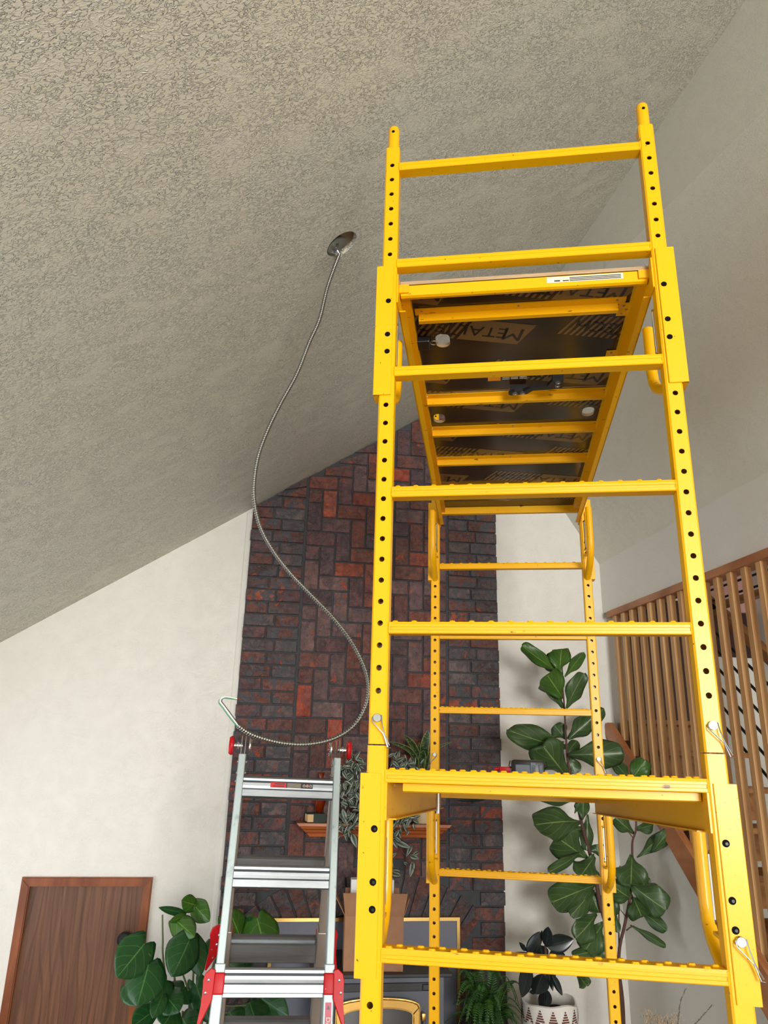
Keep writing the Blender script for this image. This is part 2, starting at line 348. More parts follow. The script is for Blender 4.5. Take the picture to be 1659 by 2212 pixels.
def prism(bm, poly, d0, d1, axis='Y', mi=0, T=None, shear=0.0):
    """extrude a 2-D polygon: axis Y -> poly is (x,z); axis X -> poly is (y,z); axis Z -> (x,y)"""
    def P(p, d):
        v = {'Y': Vector((p[0], d, p[1])), 'X': Vector((d, p[0], p[1])), 'Z': Vector((p[0], p[1], d))}[axis]
        v.z += shear*v.y
        return T @ v if T else v
    a = [bm.verts.new(P(p, d0)) for p in poly]; b = [bm.verts.new(P(p, d1)) for p in poly]; n = len(poly)
    fs = [bm.faces.new(a), bm.faces.new(b[::-1])] + [bm.faces.new([a[i], b[i], b[(i+1) % n], a[(i+1) % n]]) for i in range(n)]
    for f in fs: f.material_index = mi
    return fs
def text_mesh(bm, s, size, T, mi=0, bold=True, sx=1.0, shear=0.0):
    """adds flat lettering to bm; local +x is the reading direction, +y is up"""
    cu = bpy.data.curves.new('t', 'FONT'); cu.body = s; cu.size = size; cu.align_x = 'CENTER'; cu.align_y = 'CENTER'; cu.shear = shear
    if bold: cu.offset = size*0.018
    o = bpy.data.objects.new('t', cu); COL.objects.link(o)
    dg = bpy.context.evaluated_depsgraph_get(); me = bpy.data.meshes.new_from_object(o.evaluated_get(dg))
    vs = [bm.verts.new(T @ Vector((v.co.x*sx, v.co.y, 0))) for v in me.vertices]
    for p in me.polygons:
        try: f = bm.faces.new([vs[i] for i in p.vertices]); f.material_index = mi
        except ValueError: pass
    bpy.data.objects.remove(o); bpy.data.curves.remove(cu); bpy.data.meshes.remove(me)

# pixel of the photograph -> point in the room at a known distance
def ray(px, py):
    d = RW[2] + RW[0]*((px-829.5)/FPX) + RW[1]*((py-1106)/FPX)
    return d
def onY(px, py, y): d = ray(px, py); return CAM + d*(y/d.y)

# ------------------------------------------------------------------ room
YB = 4.80; XR = 2.25
zl = lambda x: 3.796 + 0.672*x          # left slope
zr = lambda x: 3.4 - 1.61*(x-2.246)     # right slope
XRI = 1.411; ZRI = zl(XRI)
XL = -2.1; YF = -6.0
LEAN = 0.068   # the ridge runs slightly askew to the chimney wall
def ridge(y): # ridge point
    x = XRI + LEAN*(YB-y)
    return Vector((x, y, zl(x)))
bm = B(); box(bm, XL-0.1, 4.2, YF-0.1, YB+0.1, -0.1, 0); struct('floor', bm, FLOOR)
# left slope with the round opening of the removed fixture
hc = Vector((0.136, 2.274, zl(0.136))); hr = 0.064
bm = B()
ex = Vector((1, 0, 0.672)).normalized(); ey = Vector((0, 1, 0)); enrm = ex.cross(ey).normalized()   # points up
n = 40
out = []
A, Bc = Vector((XL-0.1, YF-0.1, zl(XL-0.1))), Vector((XL-0.1, YB+0.1, zl(XL-0.1)))
Cc, Dc = ridge(YB+0.1), ridge(YF-0.1)
corners = [A, Dc, Cc, Bc]
loc2 = lambda p: ((p-hc).dot(ex), (p-hc).dot(ey))
angs = sorted([math.atan2(loc2(c)[1], loc2(c)[0]) for c in corners] + [-math.pi + 2*math.pi*(k+0.5)/n for k in range(n)])
def hit(t):
    d = Vector((math.cos(t), math.sin(t))); best = None
    for i in range(4):
        p = Vector(loc2(corners[i])); q = Vector(loc2(corners[(i+1) % 4])); e = q-p
        den = d.x*e.y - d.y*e.x
        if abs(den) < 1e-9: continue
        s = (p.x*e.y - p.y*e.x)/den; u = (p.x*d.y - p.y*d.x)/den
        if s > 0 and -1e-6 <= u <= 1+1e-6 and (best is None or s < best): best = s
    return d*best
inn = [bm.verts.new(hc + ex*(math.cos(t)*hr) + ey*(math.sin(t)*hr)) for t in angs]
inn2 = [bm.verts.new(hc + enrm*0.02 + ex*(math.cos(t)*hr) + ey*(math.sin(t)*hr)) for t in angs]
outv = [bm.verts.new(hc + ex*hit(t).x + ey*hit(t).y) for t in angs]
m_ = len(angs)
for k in range(m_):
    j = (k+1) % m_
    bm.faces.new([inn[k], inn[j], outv[j], outv[k]]); bm.faces.new([inn2[k], inn2[j], inn[j], inn[k]])
struct('ceiling', bm, CEIL)
bm = B()
quad(bm, [ridge(YB+0.1), ridge(YF-0.1), (XR, YF-0.1, 3.4), (XR, YB+0.1, 3.4)])
struct('ceiling', bm, CEIL2)
# back wall (with a doorway), gable shaped
bm = B()
DX0, DX1, DZ = -1.29, -0.655, 1.322
top = [(XL, zl(XL)), (XRI, ZRI), (XR, 3.4)]
def bw(pts): prism(bm, pts, YB, YB+0.12, 'Y')
bw([(XL, 0), (DX0, 0), (DX0, DZ), (DX0, zl(DX0)), (XL, zl(XL))])
bw([(DX0, DZ), (DX1, DZ), (DX1, zl(DX1)), (DX0, zl(DX0))])
bw([(DX1, 0), (3.5, 0), (3.5, 3.4), (XR, 3.4), (XRI, ZRI), (DX1, zl(DX1))])
struct('wall_back', bm, WALL)
# right wall: upper part over the stair screen, lower part under the stair
bm = B(); ZS = 3.045
yf = lambda z: 3.407 + (z-1.147)/0.80     # underside of the stringer on the wall plane
prism(bm, [(YF, ZS), (YB, ZS), (YB, 3.42), (YF, 3.42)], XR, XR+0.12, 'X')
prism(bm, [(1.97, 0), (YB, 0), (YB, 1.147+0.80*(YB-3.407)), (1.97, 0.01)], XR, XR+0.08, 'X')
struct('wall_right', bm, WALL)
# side and rear walls with window openings
def wall_with_windows(name, x_axis, lo, hi, z_top, wins, pos, thick, topfn=None):
    bm = B(); cuts = sorted({lo, hi, *[w[0] for w in wins], *[w[1] for w in wins]})
    for a, b_ in zip(cuts, cuts[1:]):
        w = [q for q in wins if q[0] <= a+1e-6 and q[1] >= b_-1e-6]
        tp = (z_top(a), z_top(b_))
        segs = [(0, 0, w[0][2], w[0][2]), (w[0][3], w[0][3], tp[0], tp[1])] if w else [(0, 0, tp[0], tp[1])]
        for s in segs: prism(bm, [(a, s[0]), (b_, s[1]), (b_, s[3]), (a, s[2])], pos, pos+thick, x_axis)
    return struct(name, bm, WALL)
wall_with_windows('wall_left', 'X', YF, YB, lambda y: zl(XL), [(-1.0, 1.4, 0.4, 2.1), (2.6, 4.1, 0.45, 2.15)], XL-0.1, 0.1)
wall_with_windows('wall_front', 'Y', XL, 3.5, lambda x: zl(x) if x < 1.9 else 5.0, [(0.15, 2.35, 1.25, 3.65)], YF-0.1, 0.1)
def window(i, axis, a0, a1, z0, z1, pos, nv=2):
    bm = B(); t = 0.045
    bars = [(a0, a0+t, z0, z1), (a1-t, a1, z0, z1), (a0, a1, z0, z0+t), (a0, a1, z1-t, z1)] + [(a0+(a1-a0)*k/nv-t/2, a0+(a1-a0)*k/nv+t/2, z0, z1) for k in range(1, nv)]
    for p in bars:
        if axis == 'X': box(bm, pos-0.05, pos-0.01, p[0], p[1], p[2], p[3])
        else: box(bm, p[0], p[1], pos-0.05, pos-0.01, p[2], p[3])
    o = struct('window_%d' % i, bm, WHITE)
window(1, 'X', -1.0, 1.4, 0.4, 2.1, XL-0.03); window(2, 'X', 2.6, 4.1, 0.45, 2.15, XL-0.03); window(3, 'Y', 0.15, 2.35, 1.25, 3.65, YF-0.03, 2)

# chimney breast: real bricks over a dark mortar core
CX0, CX1, M0, M1 = -0.226, 1.476, 0.142, 1.116
YC = YB-0.035
bm = B(); tone = bm.loops.layers.float_color.new('tone')
prism(bm, [(CX0+0.004, 0), (CX1-0.004, 0), (CX1-0.004, zr(CX1)-0.004), (XRI, ZRI-0.004), (CX0+0.004, zl(CX0)-0.004)], YC, YB-0.001, 'Y', mi=1)
PAL = [rgb(98, 66, 60), rgb(106, 70, 62), rgb(90, 66, 66), rgb(98, 76, 74), rgb(112, 68, 58), rgb(84, 66, 68), rgb(104, 82, 80)]
HOT = [rgb(150, 72, 52), rgb(136, 72, 54), rgb(126, 66, 52)]
GREY = [rgb(84, 74, 74), rgb(92, 82, 82), rgb(80, 64, 62)]
def brick(poly, side):
    """poly: 4 points (x,z); front face bulged and edges rounded"""
    c = Vector((sum(p[0] for p in poly)/4, sum(p[1] for p in poly)/4))
    if c.x < CX0-0.2 or c.y > min(zl(c.x), zr(c.x))+0.02: return
    q = []
    for p in poly:
        x, z = p; zt = min(zl(x), zr(x)) - 0.006
        q.append((x, min(z, zt)))
    if abs((q[1][0]-q[0][0])*(q[3][1]-q[0][1]) - (q[3][0]-q[0][0])*(q[1][1]-q[0][1])) < 2e-4 and abs((q[2][0]-q[1][0])*(q[3][1]-q[1][1]) - (q[3][0]-q[1][0])*(q[2][1]-q[1][1])) < 2e-4: return
    c = Vector((sum(p[0] for p in q)/4, sum(p[1] for p in q)/4))
    d = random.uniform(0.010, 0.016) + (random.uniform(-0.003, 0.006) if side else 0)
    inset = 0.0035
    def ins(p, t): v = Vector(p)-c; l = max(v.length, 1e-5); return c + v*(1-t/l)
    b0 = [bm.verts.new((p[0], YC+0.002, p[1])) for p in q]
    b1 = [bm.verts.new((p[0], YC-d+0.004, p[1])) for p in q]
    jit = lambda: random.uniform(-0.002, 0.002)*(2 if side else 1)
    b2 = [bm.verts.new((ins(p, inset*1.4).x, YC-d+jit()*0.6, ins(p, inset*1.4).y)) for p in q]
    fs = [bm.faces.new(b2)]
    for i in range(4):
        j = (i+1) % 4
        fs += [bm.faces.new([b0[i], b0[j], b1[j], b1[i]]), bm.faces.new([b1[i], b1[j], b2[j], b2[i]])]
    r = random.random()
    if side: colr = random.choice(PAL[:3]+GREY) if r < 0.97 else random.choice(HOT)
    else: colr = random.choice(HOT) if r < 0.07 else random.choice(PAL)
    k = random.uniform(0.95, 1.35); sc = (0.95 if side else 0.3)
    colr = (colr[0]*k, colr[1]*k, colr[2]*k, sc)
    for f in fs:
        for l in f.loops: l[tone] = colr
J = 0.0052
def rectb(x0, x1, z0, z1, side): brick([(x0+J, z0+J), (x1-J, z0+J), (x1-J, z1-J), (x0+J, z1-J)], side)
AC, AR0, AR1 = Vector((0.63, 0.32)), 0.86, 1.115      # arch of soldier bricks over the stove
def inarch(x, z, m=0.0): return (Vector((x, z))-AC).length < AR1+m and z > 0.9 and 0.02 < x < 1.24
cz = 0.081
def side_col(x0, x1, tooth):
    for i in range(60):
        z0 = i*cz
        if z0 > 4.4: break
        w = x1-x0; s = 0.57 if i % 2 else 0.43; s += random.uniform(-0.03, 0.03)
        tl = random.uniform(-0.006, 0.006) if tooth < 0 else 0; tr = random.uniform(-0.006, 0.006) if tooth > 0 else 0
        for a, b_ in ((x0+tl, x0+w*s), (x0+w*s, x1+tr)):
            if inarch((a+b_)/2, z0+cz/2, 0.01) and z0 < 1.35: continue
            rectb(a, b_, z0, z0+cz, True)
side_col(CX0, M0-0.008, -1); side_col(M1+0.008, CX1, 1)
u = (M1-M0)/9.6; ztop = 3.495
for i in range(-3, 13):
    for j in range(-14, 26):
        k = (i+j) % 4
        if k == 0: cells = (i, i+2, j, j+1)
        elif k == 2: cells = (i, i+1, j, j+2)
        else: continue
        x0, x1 = M0+0.1*0+cells[0]*u+0.0, M0+cells[1]*u; zt, zb = ztop-cells[2]*u, ztop-cells[3]*u
        x0, x1 = max(x0, M0), min(x1, M1)
        if x1-x0 < 0.02: continue
        if inarch((x0+x1)/2, (zt+zb)/2, 0.03) or zb < 1.2: continue
        rectb(x0, x1, zb, zt, False)
nb = 17
for k in range(nb):
    t0 = math.radians(90+40 - 80*k/nb); t1 = math.radians(90+40 - 80*(k+1)/nb); g = 0.005
    P = lambda r, t: (AC.x+r*math.cos(t), AC.y+r*math.sin(t))
    brick([P(AR0, t0-g/AR0), P(AR0, t1+g/AR0), P(AR1-0.005, t1+g/AR1), P(AR1-0.005, t0-g/AR1)], True)
struct('wall_chimney', bm, [BRICK, MORTAR])
# plaster return bead along the left edge of the chimney
bm = B(); prism(bm, [(CX0-0.040, YB+0.001), (CX0-0.030, YB-0.008), (CX0-0.012, YB-0.012), (CX0+0.0035, YB-0.010), (CX0+0.0035, YB+0.001)], 0.0, zl(CX0)-0.04, 'Z'); struct('trim_1', bm, WALL)

# ------------------------------------------------------------------ door in the back wall
bm = B(); box(bm, DX0+0.004, DX1-0.004, YB+0.012, YB+0.05, 0.01, DZ-0.004)
door = struct('door_1', bm, DOORW, label='brown wood-grain door left of the chimney')
bm = B(); tw = 0.048
def trimpoly(pts): prism(bm, pts, YB-0.022, YB+0.0, 'Y')
prof_in = 0.0
trimpoly([(DX0-tw+0.008, 0), (DX0+0.008, 0), (DX0+0.008, DZ-0.006), (DX0-tw+0.008, DZ+tw-0.006)])
trimpoly([(DX1-0.008, 0), (DX1+tw-0.008, 0), (DX1+tw-0.008, DZ+tw-0.006), (DX1-0.008, DZ-0.006)])
trimpoly([(DX0+0.008, DZ-0.006), (DX1-0.008, DZ-0.006), (DX1+tw-0.008, DZ+tw-0.006), (DX0-tw+0.008, DZ+tw-0.006)])
bmesh.ops.bevel(bm, geom=[e for e in bm.edges if all(v.co.y < YB-0.02 for v in e.verts)], offset=0.006, segments=2, affect='EDGES')
obj('door_frame', bm, DOORT, door)
bm = B(); tube(bm, [(DX0+0.004, YB+0.004, 1.02), (DX0+0.004, YB+0.004, 1.12)], 0.006, 10); obj('hinge', bm, BRASS, door)
bm = B(); lathe(bm, [(0.0, 0.0), (0.030, 0.0), (0.040, 0.008), (0.040, 0.018), (0.034, 0.03), (0.0, 0.032)], (-0.733, YB-0.02, 1.046), 28, axis='Y')
obj('door_knob', bm, BLACK, door, True, 'round black door knob')

# ------------------------------------------------------------------ stair and slatted screen on the right
sl = 0.80
zst = lambda y: 1.147 + sl*(y-3.407)
st = thing('staircase', 'oak staircase climbing behind the vertical slat screen on the right', 'stairs', (XR+0.5, 3.0, 0))
def rel(o, t): # parent with the child staying in world space
    o.parent = t; o.matrix_parent_inverse = Matrix.Translation(-Vector(t.location)) if t.rotation_euler.z == 0 else t.matrix_world.inverted(); return o
bm = B(); prism(bm, [(1.95, 0.0), (2.16, 0.0), (YB-0.002, zst(YB)-0.03), (YB-0.002, zst(YB)+0.020), (YB-0.045, zst(YB-0.045)+0.080), (1.95, zst(1.95)+0.150)], XR-0.042, XR-0.001, 'X')
rel(obj('stringer', bm, CEDAR), st)
bm = B(); prism(bm, [(1.9, zst(1.9)+0.12), (YB-0.10, zst(YB-0.10)+0.11), (YB-0.02, zst(YB-0.02)+0.06), (YB-0.02, zst(YB-0.02)-0.02), (1.9, zst(1.9)-0.02)], XR+0.045, XR+0.085, 'X'); rel(obj('stringer', bm, CEDAR), st)
for i in range(13):
    y = YB-0.05-i*0.235; z = zst(y)+0.10
    bm = B(); box(bm, XR+0.086, XR+0.62, y-0.27, y, z-0.03, z, bev=0.004); box(bm, XR+0.086, XR+0.62, y-0.02, y-0.002, z-0.19+0.0, z-0.03)
    rel(obj('tread', bm, OAKD), st)
scr = thing('slat_screen', 'tall screen of vertical oak slats under the white upper wall beside the stairs', 'screen', (XR, 3.6, ZS))
bm = B(); box(bm, XR-0.012, XR+0.10, 0.6, YB-0.085, ZS-0.045, ZS-0.002, bev=0.003); rel(obj('head_rail', bm, CEDAR), scr)
for i in range(17):
    y1 = 4.655-i*0.119; y0 = y1-0.037
    bm = B(); zb = max(zst(y0)+0.075, 0.05)
    box(bm, XR+0.001, XR+0.036, y0, y1, zb, ZS-0.045, bev=0.0014); rel(obj('slat', bm, OAK), scr)
for k, (y0, y1, z) in enumerate([(1.2, 4.7, 2.02), (1.2, 4.7, 1.72), (1.2, 4.7, 1.42)]):
    pass
# beyond the stair: far wall, landing and its cable railing
bm = B(); prism(bm, [(YF, 0), (YB, 0), (YB, 3.42), (YF, 3.42)], 3.42, 3.5, 'X'); struct('wall_stairwell', bm, WALL)
bm = B(); quad(bm, [(XR+0.1, YF, 3.41), (3.45, YF, 3.41), (3.45, YB, 3.41), (XR+0.1, YB, 3.41)]); struct('ceiling', bm, CEIL2)
bm = B(); box(bm, XR+0.13, 2.97, YB-0.03, YB-0.002, 1.9, 3.16)  # flat dark red-brown panel on the wall behind the slats
struct('panel_stairwell', bm, DARKW, label='dark red-brown panel seen through the slats')
bm = B(); box(bm, 2.98, 3.415, YB-0.02, YB-0.002, 2.78, 3.10); struct('trim_2', bm, DARKW)
bm = B(); box(bm, 2.95, 3.419, YB-0.012, YB-0.002, 3.105, 3.405); struct('trim_4', bm, PINK)
cr = thing('cable_railing', 'sloping wooden handrail with black cables seen through the slats', 'railing', (2.95, 3.5, 1.5))
bm = B(); prism(bm, [(2.0, zst(2.0)+0.98), (YB-0.05, zst(YB-0.05)+0.98), (YB-0.05, zst(YB-0.05)+1.06), (2.0, zst(2.0)+1.06)], 2.92, 2.98, 'X'); rel(obj('handrail', bm, OAKD), cr)
for k in range(6):
    bm = B(); z = 0.20+k*0.125; tube(bm, [(2.95, 2.0, zst(2.0)+z), (2.95, YB-0.05, zst(YB-0.05)+z)], 0.009, 8); rel(obj('cable', bm, BLACKM), cr)
for y in (4.70, 3.2, 2.05):
    bm = B(); box(bm, 2.925, 2.975, y-0.025, y+0.025, zst(y)-0.05, zst(y)+1.04); rel(obj('post', bm, OAKD), cr)
lr = thing('landing_railing', 'level black cable railing high up behind the right-hand slats', 'railing', (2.95, 3.8, 3.0))
for k in range(4):
    bm = B(); z = 3.13+k*0.075; tube(bm, [(2.95, 2.6, z), (2.95, 4.75, z)], 0.008, 8); rel(obj('cable', bm, BLACKM), lr)
bm = B(); box(bm, 2.92, 2.98, 3.6, 4.74, 3.06, 3.10); rel(obj('bottom_rail', bm, OAKD), lr)

# ------------------------------------------------------------------ scaffold (own frame: x across, y along, z up from the top hole)
PSI = math.radians(-16.5)
SO = Vector((0.2325, 1.6623, 3.698))
WD, LN, SH = 0.7065, 1.7316, -0.0531
scf = thing('scaffold_tower', 'yellow two-storey rolling scaffold tower in the middle of the room', 'scaffold', (SO.x, SO.y, 0), PSI)
Z0 = SO.z
def S_(name, bm, m, parent=None, smooth=False, label=None):
    for v in bm.verts: v.co.z += Z0 if parent is None else 0
    return obj(name, bm, m, parent or scf, smooth, label)
P_ = 0.0508; HR = 0.0066
def perforated(bm, cx, cy, w, d, z0, z1, holes, ch=0.004):
    """square tube with round holes through front and back walls"""
    x0, x1, y0, y1 = cx-w/2, cx+w/2, cy-d/2, cy+d/2
    hs = sorted([h for h in holes if z0+HR+0.004 < h < z1-HR-0.004])
    cuts = [z0]
    for a, b_ in zip(hs, hs[1:]): cuts.append((a+b_)/2)
    cuts.append(z1)
    N_ = 16
    for ys, yi in ((y0, y0+0.0025), (y1, y1-0.0025)):
        for i, h in enumerate(hs):
            a, b_ = cuts[i], cuts[i+1]
            # long plain stretches
            lo, hi = max(a, h-0.0254), min(b_, h+0.0254)
            if a < lo-1e-6: quad(bm, [(x0+ch, ys, a), (x1-ch, ys, a), (x1-ch, ys, lo), (x0+ch, ys, lo)])
            if b_ > hi+1e-6: quad(bm, [(x0+ch, ys, hi), (x1-ch, ys, hi), (x1-ch, ys, b_), (x0+ch, ys, b_)])
            cir, rec, cin = [], [], []
            hw = w/2-ch
            for k in range(N_):
                t = 2*math.pi*(k+0.5)/N_; c_, s_ = math.cos(t), math.sin(t)
                cir.append(bm.verts.new((cx+HR*c_, ys, h+HR*s_))); cin.append(bm.verts.new((cx+HR*c_, yi, h+HR*s_)))
                up, dn = hi-h, h-lo
                sc = min(hw/abs(c_) if abs(c_) > 1e-6 else 9, (up if s_ > 0 else dn)/abs(s_) if abs(s_) > 1e-6 else 9)
                rec.append(bm.verts.new((cx+sc*c_, ys, h+sc*s_)))
            for k in range(N_):
                j = (k+1) % N_
                bm.faces.new([cir[k], cir[j], rec[j], rec[k]])
                f = bm.faces.new([cin[k], cin[j], cir[j], cir[k]])
            for sx_, sz_ in ((1, 1), (-1, 1), (-1, -1), (1, -1)):   # fill the corners left by the ring
                cxp, czp = cx+sx_*hw, (hi if sz_ > 0 else lo)
                t = math.atan2(sz_*((hi-h) if sz_ > 0 else (h-lo)), sx_*hw) % (2*math.pi)
                k = int((t/(2*math.pi))*N_ - 0.5) % N_; j = (k+1) % N_
                bm.faces.new([rec[k], rec[j], bm.verts.new((cxp, ys, czp))])
    if not hs:
        quad(bm, [(x0+ch, y0, z0), (x1-ch, y0, z0), (x1-ch, y0, z1), (x0+ch, y0, z1)]); quad(bm, [(x0+ch, y1, z0), (x1-ch, y1, z0), (x1-ch, y1, z1), (x0+ch, y1, z1)])
    for xs, sg in ((x0, 1), (x1, -1)):
        quad(bm, [(xs, y0+ch, z0), (xs, y1-ch, z0), (xs, y1-ch, z1), (xs, y0+ch, z1)])
        quad(bm, [(xs, y0+ch, z0), (xs+sg*ch, y0, z0), (xs+sg*ch, y0, z1), (xs, y0+ch, z1)])
        quad(bm, [(xs, y1-ch, z0), (xs+sg*ch, y1, z0), (xs+sg*ch, y1, z1), (xs, y1-ch, z1)])
    for z in (z0, z1): quad(bm, [(x0, y0+ch, z), (x0+ch, y0, z), (x1-ch, y0, z), (x1, y0+ch, z), (x1, y1-ch, z), (x1-ch, y1, z), (x0+ch, y1, z), (x0, y1-ch, z)])
    # inner walls coloured near-black to give the shade inside the tube
    i_ = 0.004
    for xs in (x0+i_, x1-i_): quad(bm, [(xs, y0+i_, z0+0.001), (xs, y1-i_, z0+0.001), (xs, y1-i_, z1-0.001), (xs, y0+i_, z1-0.001)], 1)
PW, PD = 0.040, 0.040
SHIFT = {0: 0.0, 1: -0.0925}
UZ = [-0.004, -0.334, -0.666, -0.998, -1.331, -1.653, -1.995, -2.325, -2.655, -2.985, -3.315]    # rung centre heights
def post_set(x, yi):
    cy = PD/2 if yi == 0 else LN+PD/2
    dz = SHIFT[yi]
    hz = [dz*0 - k*P_ for k in range(0, 31)] if yi == 0 else [-0.8558+15*P_ - k*P_ + 2*P_*0 for k in range(-1, 30)]
    top_ = 0.065+dz; jt = -1.589+dz
    hz = [h for h in hz if h > jt+0.09]
    bm = B(); perforated(bm, x, cy, PW, PD, jt+0.0015, top_, hz); S_('upper_post', bm, [YEL, HOLE_SHADE])
    bm = B()
    sgn = 1
    prof = [(0.0165, top_-0.02), (0.0165, top_+0.075), (0.0150, top_+0.084), (0.010, top_+0.090), (0.002, top_+0.0925)]
    lathe(bm, prof, (x, cy, 0), 20); lathe(bm, [(0.0, -0.0005), (0.0045, -0.0005), (0.0045, 0.001), (0.0, 0.001)], (x, cy-0.0168, top_+0.062), 12, axis='Y', mi=1)  # second lathe: near-black disc painted as the shade of the pin hole
    S_('coupling_pin', bm, [YEL, HOLE_SHADE], smooth=True)
    hz2 = [-41*P_ + dz - k*P_ for k in range(-7 if yi else 0, 26)]
    bm = B(); perforated(bm, x, cy, PW+0.002, PD+0.002, -Z0+0.06, jt-0.0015, [h for h in hz2 if h < jt-0.10]); S_('lower_post', bm, [YEL, HOLE_SHADE])
    bm = B(); tube(bm, [(x, cy, -Z0), (x, cy, -Z0+0.06)], 0.024, 16); S_('foot', bm, BLACKM)
for x in (0, WD):
    for yi in (0, 1): post_set(x, yi)
def rung(yi, k, studs):
    dz = SHIFT[yi]; cy = PD/2 if yi == 0 else LN+PD/2
    z = UZ[k]+dz; x0, x1 = PW/2+0.0003, WD-PW/2-0.0003
    h, d = 0.0135, 0.0175
    pr = [(-d, -h+0.002), (-d, -h+0.008), (-d+0.0015, -h+0.009), (-d+0.0015, h-0.012), (-d, h-0.011), (-d, h-0.006), (-d+0.002, h), (d-0.002, h), (d, h-0.002), (d, -h+0.002), (d-0.002, -h), (-d+0.002, -h)]
    bm = B(); prism(bm, [(cy-0.002+p[0], z+p[1]) for p in pr], x0, x1, 'X')
    if studs:
        for i in range(15):
            for yy in (-0.009, 0.009):
                c = Vector((x0+0.02+i*(x1-x0-0.05)/14+(0.020 if yy > 0 else 0)-0.006, cy+yy-0.004, z+h)); n_ = 8
                r0 = [bm.verts.new(c+Vector((0.0085*math.cos(2*math.pi*q/n_), 0.0060*math.sin(2*math.pi*q/n_), -0.0005))) for q in range(n_)]
                r1 = [bm.verts.new(c+Vector((0.0055*math.cos(2*math.pi*q/n_), 0.0036*math.sin(2*math.pi*q/n_), 0.0034))) for q in range(n_)]
                for q in range(n_): bm.faces.new([r0[q], r0[(q+1) % n_], r1[(q+1) % n_], r1[q]])
                bm.faces.new(r1)
    for xx, s in ((x0, 1), (x1, -1)): tube(bm, [(xx+s*0.0005, cy-d-0.001, z-h+0.002), (xx+s*0.0005, cy-d-0.001, z+h-0.002)], 0.0022, 6)
    S_('rung', bm, YELD if k > 2 else YEL)
for k in range(11): rung(0, k, k > 2); rung(1, k, k > 0)
def hairpin(x, y, z, sgn, s=1.0, nm='locking_pin'):
    bm = B(); lathe(bm, [(0.0, -0.008), (0.0085*s, -0.008), (0.0095*s, -0.006), (0.0095*s, 0.0), (0.005, 0.0), (0.005, 0.012), (0, 0.012)], (x, y, z), 18, axis='Y')
    e = Vector((x+sgn*0.026*s, y-0.012, z-0.062*s))
    j_ = Vector((x+sgn*0.016*s, y-0.012, z-0.034*s))
    tube(bm, [(x-sgn*0.010*s, y-0.006, z+0.002), (x-sgn*0.0095*s, y-0.010, z-0.008), j_, e], 0.0013, 6)
    tube(bm, [(x+sgn*0.0095*s, y-0.006, z+0.006), (x+sgn*0.012*s, y-0.010, z-0.012), j_+Vector((0.002, -0.002, 0)), e+Vector((sgn*0.004, -0.003, 0.004))], 0.0013, 6)
    tube(bm, [e+Vector((-0.002*sgn, 0, 0)), e+Vector((0.007*sgn, -0.002, -0.001))], 0.0013, 6)
    S_(nm, bm, ZINC, smooth=True)
hairpin(0.0, 0, -1.532, 1); hairpin(WD, 0, -1.534, 1); hairpin(0, LN, -1.615, -1, 0.9); hairpin(WD-0.002, LN, -1.615, 1, 0.9)

